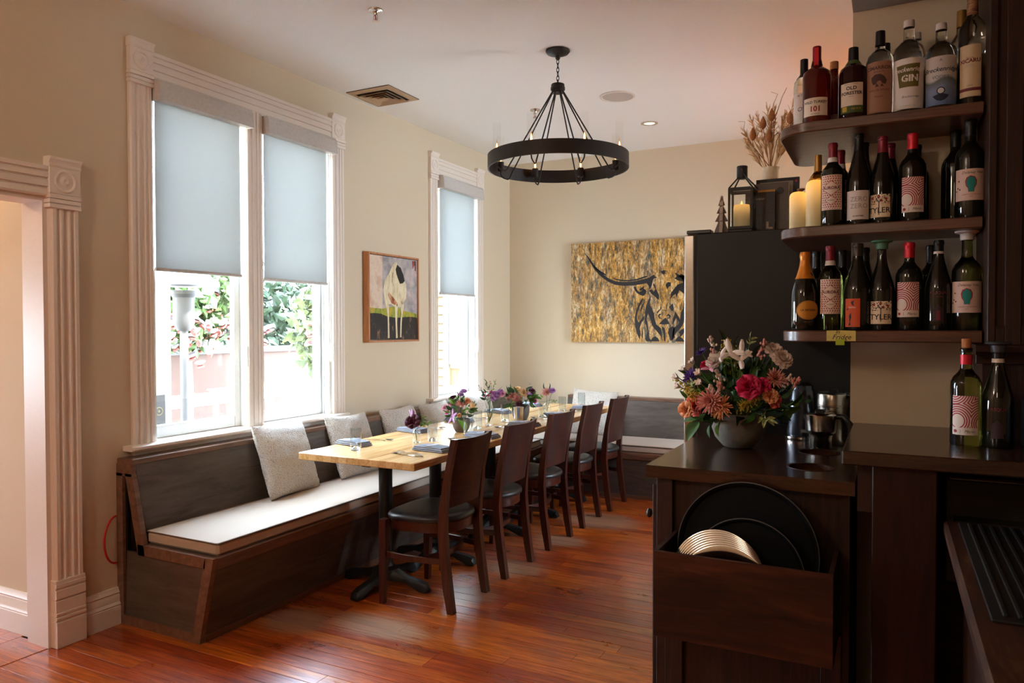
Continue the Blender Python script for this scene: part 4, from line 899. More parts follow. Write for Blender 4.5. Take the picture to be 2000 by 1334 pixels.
m = MB(); m.lathe([(0.036, 0.0), (0.036, 0.096), (0.034, 0.112), (0.030, 0.108), (0.012, 0.10), (0.001, 0.10)], 26)
c_l = tag(part('pillar_candle', m, wax('lantern_wax', 0.03, 0.14, 0.9), None, 40, (2.770, 3.472, FZ + 0.0145)), 'cream pillar candle burning inside the black lantern', 'candle')
m = MB(); m.lathe([(0.002, 0.10), (0.006, 0.108), (0.005, 0.118), (0.001, 0.132)], 10); part('flame', m, flame_m, c_l)
# books and frame standing behind the lantern
def standing(name, label, cat, x, y, w_, h, d, lean, mat, rz=0.0):
    t = thing(name, label, cat, (x, y, FZ), 0, None, (-lean, 0, rz)); return t
t = standing('framed_print', 'black-framed print with pale mat leaning behind the books', 'picture', 2.905, 3.60, 0, 0, 0, 0.06, None)
part('frame', bx(-0.095, 0, 0, 0.095, 0.016, 0.262, b=0.002), plain('frame_black', L(24, 20, 22), 0.5), t, 0); part('mat_board', bx(-0.078, -0.001, 0.012, 0.068, 0.001, 0.246), plain('mat_grey', L(150, 138, 126), 0.8), t, 0)
m = MB(); m.M = Matrix.Translation((0.082, -0.0005, 0.243)) @ Matrix.Rotation(pi/2, 4, 'X'); m.lathe([(0.006, 0), (0.006, 0.001)], 14); part('red_dot', m, plain('dot_red', L(150, 20, 50), 0.5), t, 0)
t = standing('book', 'grey book with round black badge standing behind the lantern', 'book', 2.885, 3.545, 0, 0, 0, 0.05, None)
part('cover', bx(-0.075, 0, 0, 0.075, 0.02, 0.232, b=0.001), plain('book_grey', L(92, 84, 80), 0.5), t, 0); part('page_block', bx(-0.072, 0.002, 0.002, 0.0762, 0.018, 0.228), plain('page_edge', L(190, 176, 150), 0.8), t, 0)
m = MB(); m.M = Matrix.Translation((0.040, -0.0005, 0.193)) @ Matrix.Rotation(pi/2, 4, 'X'); m.lathe([(0.0165, 0), (0.0165, 0.001)], 22); part('badge', m, plastic, t, 0)
t = standing('book', 'slim black book with sunburst cover standing beside the lantern', 'book', 2.853, 3.512, 0, 0, 0, 0.04, None)
part('cover', bx(-0.075, 0, 0, 0.055, 0.022, 0.196, b=0.001), plain('book_black', L(30, 24, 26), 0.45), t, 0)
gold = plain('gold_print', L(150, 110, 50), 0.4, metal=0.6)
m = MB()
for k in range(30):
    a = 2*pi*k/30; c0, s0 = cos(a), sin(a); r0, r1 = 0.026, 0.055
    x0, z0, x1, z1 = -0.01+r0*c0, 0.1+r0*s0, -0.01+r1*c0, 0.1+r1*s0*1.5; nx, nz = -s0*0.0006, c0*0.0006
    m.add([(x0-nx, -0.0008, z0-nz), (x0+nx, -0.0008, z0+nz), (x1+nx, -0.0008, z1+nz), (x1-nx, -0.0008, z1-nz)], [(0, 1, 2, 3)])
part('sunburst', m, plain('sunburst_print', L(84, 62, 50), 0.5), t, 0)
m = MB(); m.box(-0.02, -0.0015, 0.186, 0.055, 0, 0.1955); part('gold_band', m, gold, t, 0)
m = MB(); m.box(0.018, -0.0012, 0.02, 0.028, 0, 0.052); m.box(0.028, -0.0012, 0.018, 0.046, 0, 0.026); part('emblem', m, plain('emblem_cream', L(170, 150, 130), 0.6), t, 0)
link('lettering', txt('WHISKEY', 0.011, plain('print_grey', L(170, 160, 150), 0.6)), t, (-0.012, -0.0015, 0.155))
# cream vase with dried grasses
vx, vy = 2.862, 3.71
t = tag(part('vase', MB().lathe([(0.06, 0), (0.10, 0.03), (0.118, 0.10), (0.112, 0.17), (0.085, 0.225), (0.045, 0.262), (0.037, 0.28), (0.036, 0.318), (0.040, 0.332), (0.036, 0.332), (0.032, 0.315), (0.032, 0.28)], 40, cap1=False), cream_m, None, 45, (vx, vy, FZ)), 'cream narrow-necked vase behind the books on the refrigerator', 'vase')
dry1 = plain('dried_plume', L(214, 178, 130), 0.9, vary=0.12); dry2 = plain('dried_head', L(176, 122, 78), 0.9, vary=0.15); dry3 = plain('dried_stem', L(120, 82, 52), 0.9)
t = thing('dried_bouquet', 'tan dried grasses and seed heads in the cream vase', 'plant', (vx, vy, FZ + 0.33))
def plume(base, tip, w_, seed, mat, nm='grass_plume'):
    q = random.Random(seed); m = MB(); b0 = Vector(base); t0 = Vector(tip); d = t0 - b0; n = 90
    m.tube([b0, b0 + d*0.5 + Vector((0, 0, 0.01)), t0], [0.0018, 0.0014, 0.0006], 5)
    for i in range(n):
        u = 0.32 + 0.66 * q.random(); p = b0 + d*u; ww = w_ * sin(pi * min(1, (u-0.28)/0.74)) ** 0.7
        a = q.uniform(0, 2*pi); o = d.normalized().orthogonal().normalized(); o2 = d.normalized().cross(o); r = (o*cos(a) + o2*sin(a)) * ww * q.uniform(0.4, 1.0) + d.normalized() * 0.03
        e = p + r; k = r.normalized().cross(Vector((q.random(), q.random(), q.random()))).normalized() * 0.0022
        m.add([tuple(p - k), tuple(p + k), tuple(e + k*.5), tuple(e - k*.5)], [(0, 1, 2, 3)])
    part(nm, m, mat, t, 0)
for k, (tx, ty, tz, w_) in enumerate(((-0.13, 0.0, 0.20, .03), (-0.10, 0.03, 0.26, .03), (-0.06, -0.02, 0.25, .034), (-0.02, 0.02, 0.30, .034), (0.02, -0.03, 0.27, .032), (0.06, 0.02, 0.25, .03), (0.12, 0, 0.36, .03), (0.16, 0.02, 0.28, .026), (0.1, -0.03, 0.2, .03), (-0.11, -0.04, 0.13, .026), (0.0, -0.05, 0.2, .03), (0.07, -0.05, 0.16, .03))):
    plume((rnd.uniform(-.01, .01), rnd.uniform(-.01, .01), -0.05), (tx, ty, tz), w_, 40 + k, dry1)
for k, (tx, ty, tz) in enumerate(((-0.075, -0.05, 0.14), (0.01, -0.05, 0.22), (-0.03, -0.04, 0.19), (0.0, -0.06, 0.12), (0.09, -0.04, 0.20))):
    m = MB(); m.tube([(0, 0, -0.05), (tx*.5, ty*.5, tz*.45), (tx, ty, tz)], 0.0016, 5); m.M = Matrix.Translation((tx, ty, tz)); m.lathe([(0.004, -0.012), (0.014, 0.0), (0.016, 0.014), (0.010, 0.034), (0.001, 0.05)], 12); part('seed_head', m, dry2, t)
for k, pts in enumerate(([(0, 0, 0), (0.0, 0, 0.2), (0.01, 0, 0.30), (0.03, 0, 0.345), (0.0, 0, 0.36)], [(0, 0, 0), (0.02, 0, 0.24), (0.05, 0, 0.33), (0.07, 0, 0.37)], [(0, 0, 0), (-0.1, 0, 0.14), (-0.125, 0, 0.20), (-0.12, 0, 0.235), (-0.15, 0, 0.24)], [(0, 0, 0), (0.03, -0.03, 0.12), (0.06, -0.03, 0.18), (0.14, -0.03, 0.19)])):
    part('twig', MB().tube(pts, [0.002, 0.0018, 0.0014, 0.001, 0.0008][:len(pts)], 5), dry3, t)
m = MB(); m.M = Matrix.Translation((0.115, -0.03, 0.2)) @ Matrix.Rotation(0.9, 4, 'Y'); m.lathe([(0.002, -0.02), (0.012, 0), (0.013, 0.015), (0.001, 0.05)], 8); part('seed_pod', m, dry3, t)

# ------------------------------------------------------------------ service counter
t = thing('service_cabinet', 'dark oak service cabinet with tray rack on its front', 'cabinet', (2.668, 2.47, 0))
CW, CDP = 0.60, 0.915
part('side_left', bx(0, 0, 0.0, 0.02, CDP, 0.938), oak_v, t, 0); part('side_right', bx(CW-0.02, 0, 0.0, CW, CDP, 0.938), oak_v, t, 0)
part('front_panel', bx(0.02, 0.012, 0.0, CW-0.02, 0.03, 0.938), oak_v, t, 0); part('back_panel', bx(0.02, CDP-0.02, 0, CW-0.02, CDP, 0.938), oak_v, t, 0)
part('front_stile', bx(0.0, -0.006, 0.0, 0.055, 0.012, 0.938, b=0.002), oak_v, t, 0)
for x0, x1, z0, z1 in ((0.03, 0.09, 0.0, 0.50), (0.52, 0.58, 0.0, 0.50)): part('lower_stile', bx(x0, -0.008, z0, x1, 0.012, z1, b=0.002), oak_v, t, 0)
part('lower_rail', bx(0.09, -0.008, 0.42, 0.52, 0.012, 0.50, b=0.002), oak, t, 0); part('kick_rail', bx(0.09, -0.008, 0.0, 0.52, 0.012, 0.09, b=0.002), oak, t, 0)
dd = part('door', bx(-0.022, 0.02, 0.06, -0.004, 0.46, 0.905, b=0.003), oak_v, t, 0)
m = MB(); m.M = Matrix.Translation((-0.022, 0.06, 0.795)) @ Matrix.Rotation(-pi/2, 4, 'Y'); m.lathe([(0.005, 0), (0.005, 0.012), (0.015, 0.017), (0.017, 0.024), (0.012, 0.030), (0.001, 0.032)], 20); part('knob', m, bronze, dd)
dd = part('door', bx(-0.022, 0.468, 0.06, -0.004, 0.90, 0.905, b=0.003), oak_v, t, 0)
# tray rack (open box) hung on the front
m = MB(); m.box(0.062, -0.262, 0.50, 0.572, -0.246, 0.762, b=0.0015); part('rack_front', m, wood('rack_oak', L(10, 5, 3), L(58, 27, 14), L(84, 42, 22), axis=0, stretch=7, scale=2.2, rough=0.45, spec=0.3, coat=0.0, bump=0.25), t, 0)
part('rack_side', bx(0.062, -0.246, 0.50, 0.076, 0.0, 0.762, b=0.0015), oak, t, 0); part('rack_side', bx(0.558, -0.246, 0.50, 0.572, 0.0, 0.762, b=0.0015), oak, t, 0)
part('rack_bottom', bx(0.076, -0.246, 0.50, 0.558, 0.0, 0.514), oak, t, 0)
# countertop slab with two round holes
m = MB(); bm = bmesh.new()
def slab_with_holes(x0, y0, x1, y1, z0, z1, holes, r):
    """grid of quads with circular cut-outs between matching square rings"""
    m = MB(); n = 32
    ys = [y0] + [v for hx, hy in holes for v in (hy - r*1.5, hy + r*1.5)] + [y1]; hx = holes[0][0]; xa, xb = hx - r*1.5, hx + r*1.5
    for zz in (z0, z1):
        m.add([(x0, y0, zz), (xa, y0, zz), (xa, y1, zz), (x0, y1, zz)], [(0, 1, 2, 3)]); m.add([(xb, y0, zz), (x1, y0, zz), (x1, y1, zz), (xb, y1, zz)], [(0, 1, 2, 3)])
        for i in range(0, len(ys)-1, 2): m.add([(xa, ys[i], zz), (xb, ys[i], zz), (xb, ys[i+1], zz), (xa, ys[i+1], zz)], [(0, 1, 2, 3)])
        for hx_, hy in holes:
            vs = []; fs = []
            for i in range(n):
                a = 2*pi*i/n; c0, s0 = cos(a), sin(a); k = 1.5*r / max(abs(c0), abs(s0)); vs += [(hx_+k*c0, hy+k*s0, zz), (hx_+r*c0, hy+r*s0, zz - (0.0 if zz == z0 else 0.0))]
            for i in range(n): j = (i+1) % n; fs.append((2*i, 2*j, 2*j+1, 2*i+1))
            m.add(vs, fs)
    for hx_, hy in holes: m.lathe([(r, z0), (r, z1)], n, (hx_, hy), False, False)
    for a, b_, c_, d_ in ((x0, y0, x1, y0), (x1, y0, x1, y1), (x1, y1, x0, y1), (x0, y1, x0, y0)): m.add([(a, b_, z0), (c_, d_, z0), (c_, d_, z1), (a, b_, z1)], [(0, 1, 2, 3)])
    return m
part('countertop', slab_with_holes(-0.032, -0.028, 0.615, CDP, 0.938, 0.98, [(0.472, 0.175), (0.472, 0.505)], 0.068), counter_m, t, 0)
for hy in (0.175, 0.505):
    m = MB(); m.lathe([(0.0675, 0.9805), (0.074, 0.9815), (0.0745, 0.980)], 36, (0.472, hy), False, False); part('hole_rim', m, oak, t)
    m = MB(); m.lathe([(0.066, 0.94), (0.064, 0.78), (0.001, 0.78)], 28, (0.472, hy), False, True); part('hole_liner', m, rubber, t)
# trays in the rack
def disc(name, label, cat, c, r, lean, mat, rim=0.012, group=None):
    t = thing(name, label, cat, c, 0, group, (pi/2 - lean, 0, 0)); m = MB(); m.lathe([(0.001, 0.0), (r*0.93, 0.0), (r*0.97, rim*.8), (r, rim), (r, rim+0.003), (r*0.965, rim*.9+.003), (r*0.925, 0.004), (0.001, 0.004)], 72, cap0=False, cap1=False); part('tray_disc', m, mat, t, 40)
    if rim > 0.01: m = MB(); m.lathe([(r-0.001, rim+0.001), (r+0.002, rim+0.0015), (r+0.002, rim+0.0035), (r-0.001, rim+0.004)], 72, cap0=False, cap1=False); part('rim', m, plain('tray_rim', L(60, 60, 62), 0.3) if 'tray_rim' not in MATS else MATS['tray_rim'], t, 40)
    return t
disc('serving_tray', 'large round black serving tray standing in the rack', 'tray', (2.975, 2.405, 0.742), 0.214, 0.10, tray_m)
disc('serving_tray', 'smaller round black tray in front of the large one', 'tray', (2.985, 2.36, 0.685), 0.168, 0.10, tray_m)
for k in range(8):
    t = thing('metal_plate', ['silver metal plate at the back of the stack in the tray rack', 'silver metal plate second from the back of the rack stack', 'silver metal plate third from the back of the rack stack', 'silver metal plate fourth from the back of the rack stack', 'silver metal plate fourth from the front of the rack stack', 'silver metal plate third from the front of the rack stack', 'silver metal plate second from the front of the rack stack', 'frontmost silver metal plate of the stack in the tray rack'][k], 'plate', (2.902 + 0.0050*k, 2.330 - 0.0105*k, 0.672 - 0.0035*k), 0, 'silver metal plates in the tray rack', (pi/2 - 0.22, 0, 0))
    r = 0.142; m = MB(); m.lathe([(r, 0.012), (r, 0.014), (r*0.97, 0.0155), (r*0.74, 0.007), (r*0.70, 0.002), (0.001, 0.002), (0.001, 0.0), (r*0.71, 0.0), (r*0.75, 0.005), (r*0.97, 0.0125)], 64, cap0=False, cap1=False); part('plate_disc', m, chrome, t, 40)

# raised bar at the right
t = thing('bar_counter', 'dark raised bar top on a wooden upright, right of the service cabinet', 'bar counter', (3.25, 2.36, 0))
part('bar_top', bx(0.0, 0, 1.045, 3.3, 0.705, 1.087, b=0.004), wood('bar_top_wood', L(36, 22, 14), L(56, 36, 24), L(70, 48, 34), axis=0, stretch=10, scale=2.5, rough=0.25, coat=0.4, coatr=0.12, bump=0.04), t, 0)
part('upright', bx(0.08, 0.03, 0, 0.245, 0.70, 1.045, b=0.003), wood('bar_upright', L(26, 10, 6), L(44, 18, 11), L(52, 24, 14), axis=2, stretch=12, scale=3, rough=0.5, spec=0.25, coat=0.0, bump=0.08), t, 0)
part('filler', bx(0.04, 0.06, 0.9, 0.08, 0.70, 1.045), oak_v, t, 0)
part('back_board', bx(0.245, 0.6, 0, 3.3, 0.62, 1.045), oak, t, 0)
t = thing('undercounter_sink', 'stainless sink unit under the raised bar', 'sink', (3.53, 2.62, 0))
part('apron', bx(0, 0.02, 0.66, 1.4, 0.3, 0.985, b=0.004), plain('dark_steel', L(58, 52, 46), 0.5, metal=0.5), t, 0); part('ledge', bx(0, -0.05, 0.985, 1.4, 0.3, 1.0, b=0.006), plain('ledge_steel', L(110, 102, 92), 0.4, metal=0.8), t, 0); part('lower_ledge', bx(0.02, -0.06, 0.85, 1.4, 0.02, 0.868, b=0.003), MATS['dark_steel'], t, 0)
t = thing('near_counter', 'worn dark counter end with a ribbed rubber mat at the lower right', 'counter', (3.512, 1.15, 0))
part('counter_slab', bx(0, 0, 0.862, 0.9, 1.27, 0.90, b=0.008), wood('worn_wood', L(26, 14, 10), L(64, 34, 20), L(110, 80, 50), axis=1, stretch=8, scale=3, rough=0.5, bump=0.2), t, 0)
part('side_panel', bx(0.05, 0.03, 0, 0.07, 1.25, 0.862), oak_v, t, 0); part('end_panel', bx(0.07, 1.22, 0, 0.88, 1.24, 0.862), oak_v, t, 0)
t = thing('bar_mat', 'black ribbed rubber bar mat on the near counter', 'mat', (3.545, 1.62, 0.90))
part('mat_sheet', bx(0, 0, 0, 0.7, 0.76, 0.006, b=0.002), rubber, t, 0)
rib = bx(0.0, 0.02, 0.006, 0.009, 0.74, 0.013, b=0.002).mesh('rib', rubber, 0)
for k in range(28): link('rib', rib, t, (0.02 + k*0.024, 0, 0))

# ------------------------------------------------------------------ bar shelves and pilaster
def shelf(z0, z1, x0, x1, yf, yr, label):
    """board along the wall that wraps round the wall's end; rounded left corners"""
    P = []
    def arc(cx, cy, r, a0, a1, n=7):
        for i in range(n+1): a = a0 + (a1-a0)*i/n; P.append((cx + r*cos(a), cy + r*sin(a)))
    r1 = 0.11; arc(x0 + r1, yf + r1, r1, pi*1.5, pi, 9); r2 = 0.06; arc(x0 + r2, yr - r2, r2, pi, pi/2)
    P += [(3.2395, yr), (3.2395, 3.069), (x1, 3.069), (x1, yf)]
    b = 0.004; m = MB(); n = len(P); cxm = sum(p[0] for p in P)/n; cym = (yf+3.0)/2
    def ins(k): return [(p[0] + (k if p[0] < x1-0.01 and p[0] < 3.2 and abs(p[0]-x0) < 0.12 else 0), p[1] + (k if p[1] < yf + 0.1 else 0)) for p in P]
    lv = [(ins(b), z0), (P, z0 + b), (P, z1 - b), (ins(b), z1)]; vs = []; fs = []
    for q, z in lv: vs += [(x, y, z) for x, y in q]
    for j in range(3):
        for i in range(n): fs.append((j*n+i, j*n+(i+1) % n, (j+1)*n+(i+1) % n, (j+1)*n+i))
    fs += [tuple(range(n)), tuple(range(3*n, 4*n))]
    m.add(vs, fs)
    t = tri(part('bar_shelf', m, shelf_m, None, 30)); tag(t, label, 'shelf', 'oak bar shelves'); return t
shelf(2.128, 2.164, 3.008, 3.632, 2.785, 3.388, 'top oak bar shelf, holding the spirit bottles')
shelf(1.763, 1.800, 3.012, 3.632, 2.785, 3.385, 'middle oak bar shelf, with two glowing candles on its left end')
shelf(1.395, 1.435, 3.022, 3.634, 2.785, 3.385, 'lowest oak bar shelf, with a yellow note on its front edge')
t = thing('pilaster', 'dark fluted wooden pilaster at the right end of the bar shelves', 'pilaster', (3.641, 2.72, 0))
part('core', bx(0.0, 0.012, 1.39, 0.6, 0.349, 2.622), oak_v, t, 0)
for a, b_ in ((0, .023), (.045, .090), (.112, .157), (.179, .224), (.246, .30), (.3, .6)): part('stile', bx(a, 0, 1.39, b_, 0.012, 2.622, b=0.003), oak_v, t, 0)
for a in (.023, .090, .157, .224): part('flute_foot', MB().prism([(a, 1.39), (a+.022, 1.39), (a+.022, 1.452)] + [(a+.011+.011*cos(q), 1.452-.011*sin(q)) for q in (0.5, 1.1, 1.57, 2.0, 2.6)] + [(a, 1.452)], 'xzy', 0, 0.012), oak_v, t, 0)
part('base_moulding', MB().prism([(-0.012, 1.36), (-0.02, 1.37), (-0.012, 1.388), (0.0, 1.392), (0.349, 1.392), (0.349, 1.36)], 'yzx', -0.03, 0.6), oak, t, 0)
part('lower_panel', bx(-0.005, 0.06, 1.0875, 0.6, 0.349, 1.36), oak_v, t, 0); part('lower_rail', bx(-0.025, 0.045, 1.33, 0.6, 0.06, 1.36, b=0.002), oak, t, 0)
t = thing('sticky_note', 'yellow handwritten note taped to the lowest shelf edge', 'note', (3.224, 2.7845, 1.417))
part('paper', bx(-0.047, -0.001, -0.018, 0.045, 0, 0.018), paper_y, t, 0); part('green_tape', bx(-0.018, -0.0016, -0.032, 0.010, -0.0008, -0.012), tape_g, t, 0)
link('lettering', txt('In', 0.018, ink, shear=0.3), t, (-0.012, -0.0015, 0.013)); link('lettering', txt('Fridge', 0.024, ink, shear=0.35), t, (0.0, -0.0015, -0.005))
# ------------------------------------------------------------------ bottles
wine_dark = NB('wine_bottle_dark'); wine_dark.set(col=(0.006, 0.007, 0.005, 1), rough=0.04, spec=0.6); wine_dark = wine_dark.m
wine_green = real_glass('wine_bottle_green', (0.30, 0.36, 0.10, 1), 0.02, 1.45); wine_olive = real_glass('wine_bottle_olive', (0.42, 0.40, 0.16, 1), 0.02, 1.45)
whiskey = NB('whiskey'); whiskey.set(col=(0.10, 0.006, 0.003, 1), rough=0.03, trans=0.4, ior=1.36); whiskey = whiskey.m
whiskey_dark = NB('whiskey_dark'); whiskey_dark.set(col=(0.022, 0.004, 0.003, 1), rough=0.03, trans=0.15, ior=1.36); whiskey_dark = whiskey_dark.m
amber_glass = real_glass('amber_glass', (0.9, 0.42, 0.05, 1), 0.03, 1.36)
def foil(name, c, metal=0.3, rough=0.35): return plain(name, c, rough, metal=metal)
f_red = foil('foil_red', L(196, 24, 44)); f_wine = foil('foil_burgundy', L(122, 24, 44)); f_dark = foil('foil_black', L(18, 16, 18)); f_orange = foil('foil_orange', L(206, 124, 24)); f_gold = foil('foil_gold', L(160, 120, 60), 0.6); f_white = foil('cap_white', L(206, 200, 194), 0.0, 0.5)
f_green = foil('stopper_green', L(74, 128, 96), 0.0, 0.5); f_grey = foil('stopper_grey', L(58, 58, 62), 0.0, 0.5)
def paper(name, c): return plain(name, c, 0.7, vary=0.03)
p_cream = paper('label_cream', L(222, 206, 186)); p_white = paper('label_white', L(216, 208, 200)); p_kraft = paper('label_kraft', L(150, 108, 84)); p_tan = paper('label_tan', L(204, 180, 142)); p_orange = paper('label_orange', L(206, 84, 38)); p_gold = paper('label_gold', L(178, 118, 34)); p_pink = paper('label_pink', L(212, 186, 172)); p_dk = paper('label_dark', L(46, 22, 26)); p_greenl = paper('label_green', L(64, 84, 30)); p_olive = paper('label_olive', L(96, 88, 34)); p_vodka = paper('label_vodka', L(196, 196, 200)); p_blue = paper('label_blue', L(104, 124, 158)); p_ylw = paper('label_yellow', L(190, 160, 50))
i_red = paper('ink_red', L(150, 30, 40)); i_brown = paper('ink_brown', L(70, 40, 34)); i_grey = paper('ink_grey', L(160, 154, 152)); i_teal = paper('ink_teal', L(20, 130, 120)); i_maroon = paper('ink_maroon', L(104, 34, 44)); i_white = paper('ink_white', L(230, 224, 214)); i_navy = paper('ink_navy', L(24, 30, 50))
def uvmat(name, fn):
    q = NB(name); q.set(rough=0.7); tcn = q.n('ShaderNodeTexCoord'); s_ = q.n('ShaderNodeSeparateXYZ'); q.l(tcn.outputs['UV'], s_.inputs[0]); q.col(fn(q, s_.outputs[0], s_.outputs[1])); return q.m
def rings(q, u, v):   # concentric red rings over a cream disc, swept round another centre
    M_ = q.math
    d1 = M_('SQRT', M_('ADD', M_('POWER', M_('SUBTRACT', u, 0.22), 2.0), M_('POWER', M_('MULTIPLY', M_('SUBTRACT', v, 0.36), 1.45), 2.0)))
    d2 = M_('SQRT', M_('ADD', M_('POWER', M_('SUBTRACT', u, 1.18), 2.0), M_('POWER', M_('MULTIPLY', M_('SUBTRACT', v, 0.30), 1.45), 2.0)))
    d3 = M_('SQRT', M_('ADD', M_('POWER', M_('SUBTRACT', u, 0.1), 2.0), M_('POWER', M_('MULTIPLY', M_('SUBTRACT', v, 1.12), 1.45), 2.0)))
    d = M_('MINIMUM', M_('MINIMUM', d1, d2), M_('MULTIPLY_ADD', d3, 1.0, 0.12)); w_ = M_('FRACT', M_('MULTIPLY', d, 12.0))
    line = M_('MULTIPLY', M_('LESS_THAN', w_, 0.52), M_('GREATER_THAN', d, 0.24)); line = M_('MULTIPLY', line, M_('GREATER_THAN', v, 0.19))
    return q.mix(line, L(220, 204, 192), L(164, 40, 58))
m_rings = uvmat('label_rings', rings)
def lattice(q, u, v):   # red wavy lattice with two cream diamonds
    M_ = q.math; X = M_('MULTIPLY', u, 9.0); Y = M_('MULTIPLY', v, 15.0)
    wv = M_('FRACT', M_('ADD', X, M_('MULTIPLY', M_('SINE', M_('MULTIPLY', Y, 3.1)), 0.28))); wv = M_('LESS_THAN', wv, 0.48)
    dots = M_('LESS_THAN', M_('FRACT', M_('MULTIPLY', Y, 1.0)), 0.62); f = M_('MULTIPLY', wv, dots)
    def dia(cv, hw, hh): return M_('ADD', M_('DIVIDE', M_('ABSOLUTE', M_('SUBTRACT', u, 0.5)), hw), M_('DIVIDE', M_('ABSOLUTE', M_('SUBTRACT', v, cv)), hh))
    a = dia(0.62, 0.47, 0.22); b_ = dia(0.27, 0.30, 0.14)
    inside = M_('MAXIMUM', M_('LESS_THAN', a, 1.0), M_('LESS_THAN', b_, 1.0)); edge = M_('MAXIMUM', M_('COMPARE', a, 0.96, 0.035), M_('COMPARE', b_, 0.95, 0.05))
    f = M_('MAXIMUM', M_('MULTIPLY', f, M_('SUBTRACT', 1.0, inside)), edge)
    border = M_('MAXIMUM', M_('GREATER_THAN', M_('ABSOLUTE', M_('SUBTRACT', u, 0.5)), 0.46), M_('GREATER_THAN', M_('ABSOLUTE', M_('SUBTRACT', v, 0.5)), 0.475))
    return q.mix(M_('MULTIPLY', f, M_('SUBTRACT', 1.0, border)), L(222, 202, 184), L(150, 36, 50))
m_lattice = uvmat('label_lattice', lattice)
def vines(q, u, v):
    cx = q.n('ShaderNodeCombineXYZ'); q.l(u, cx.inputs[0]); q.l(v, cx.inputs[1]); vo = q.n('ShaderNodeTexVoronoi', feature='DISTANCE_TO_EDGE'); vo.inputs['Scale'].default_value = 11; q.l(cx.outputs[0], vo.inputs['Vector'])
    f = q.math('MULTIPLY', q.math('GREATER_THAN', vo.outputs['Distance'], 0.16), q.math('GREATER_THAN', v, 0.58)); return q.mix(f, L(226, 208, 176), L(60, 40, 32))
m_vines = uvmat('label_vines', vines)
m_peak = uvmat('label_peaks', lambda q, u, v: q.ramp(q.math('MULTIPLY_ADD', q.math('SINE', q.math('MULTIPLY', u, 7.0)), 0.05, v), [(0.0, L(92, 112, 150)), (0.35, L(120, 134, 160)), (0.5, L(90, 100, 100)), (0.56, L(190, 186, 180)), (1.0, L(198, 190, 184))]))

SHAPES = {  # r factor, z factor of the height
 'bordeaux': [(.96, 0), (1, .012), (1, .60), (.97, .65), (.82, .70), (.55, .745), (.40, .78), (.37, .82), (.36, .955), (.40, .958), (.40, .985), (.37, 1)],
 'burgundy': [(.96, 0), (1, .012), (1, .42), (.97, .49), (.86, .57), (.66, .67), (.48, .76), (.38, .83), (.34, .90), (.34, .955), (.38, .96), (.38, .985), (.35, 1)],
 'champagne': [(.96, 0), (1, .012), (1, .42), (.96, .50), (.82, .60), (.60, .70), (.44, .79), (.36, .86), (.33, .93), (.38, .94), (.38, .98), (.34, 1)],
 'liquor': [(.95, 0), (1, .015), (1, .60), (.97, .66), (.84, .72), (.58, .765), (.38, .79), (.34, .81), (.32, .97), (.31, .99)],
 'square_shoulder': [(.95, 0), (.98, .015), (1, .58), (1, .62), (.92, .68), (.66, .72), (.44, .745), (.38, .77), (.37, .80), (.30, .82), (.28, .98)],
 'slim': [(.95, 0), (1, .015), (1, .62), (.94, .69), (.72, .74), (.5, .775), (.38, .80), (.36, .98)]}
def rad(shape, f):
    P = SHAPES[shape]
    for (ra, za), (rb, zb) in zip(P, P[1:]):
        if za <= f <= zb: return ra + (rb - ra) * (f - za) / max(1e-6, zb - za)
    return P[-1][0]
def bottle(label, loc, h, r, shape, glass, cap=None, cap0=0.8, labels=(), texts=(), turn=0.0, ring=None, stopper=None, group='bottles on the bar shelves', name='wine_bottle', fill=None):
    face = atan2(3.3735 - loc[0], loc[1]) ; t = thing(name, label, 'bottle', loc, face + turn, group)
    P = [(a * r, b_ * h) for a, b_ in SHAPES[shape]]; pr = []
    for (ra, za), (rb, zb) in zip(P, P[1:]):
        for k in range(3): pr.append((ra + (rb-ra)*k/3, za + (zb-za)*k/3))
    pr.append(P[-1]); part('glass_body', MB().lathe([(r*.5, 0.004)] + pr, 36), glass, t, 50)
    if cap:
        cp = [(rad(shape, f) * r + 0.0009, f * h) for f in [cap0 + (1-cap0) * i / 12 for i in range(13)]]; part('capsule', MB().lathe([(cp[0][0]-.0005, cp[0][1])] + cp + [(cp[-1][0], h + 0.0015), (cp[-1][0]*.9, h + 0.0025)], 28), cap, t, 40)
    if ring: z0, z1, mt = ring; part('neck_band', MB().lathe([(rad(shape, z0)*r + .0014, z0*h), (rad(shape, z1)*r + .0014, z1*h)], 28, (0, 0), False, False), mt, t)
    if stopper:
        rr = .36*r; part('stopper', MB().lathe([(rr*.8, h-0.002), (rr*.95, h-0.012), (rr*1.25, h-0.012), (rr*1.35, h+0.008), (rr*2.2, h+0.013), (rr*2.3, h+0.017), (rr*2.0, h+0.019)], 28), stopper, t)
    for (z0, z1, wd, mt) in labels:
        rl = r * 1.0 + 0.0009; n = 18; m = MB(); a = wd / rl / 2
        m.grid(lambda u, v: (rl * sin(-a + 2*a*u), -rl * cos(-a + 2*a*u), z0 + (z1 - z0) * v), n, 2)
        o = part('label', m, mt, t, 60); uv = o.data.uv_layers.new(name='UVMap')
        for lp in o.data.loops: vv = o.data.vertices[lp.vertex_index].co; uv.data[lp.index].uv = ((atan2(vv.x, -vv.y) + a) / (2*a), (vv.z - z0) / (z1 - z0))
        rr_ = rl
    for tx in texts:
        s_, size, z, xo, mt = tx[:5]; sh = tx[5] if len(tx) > 5 else 0.0; bo = tx[6] if len(tx) > 6 else 0.0
        o = link('lettering', txt(s_, size, mt, r + 0.0013, sh, bo), t, (0, 0, z)); o.rotation_euler = (0, 0, xo / r)
    return t
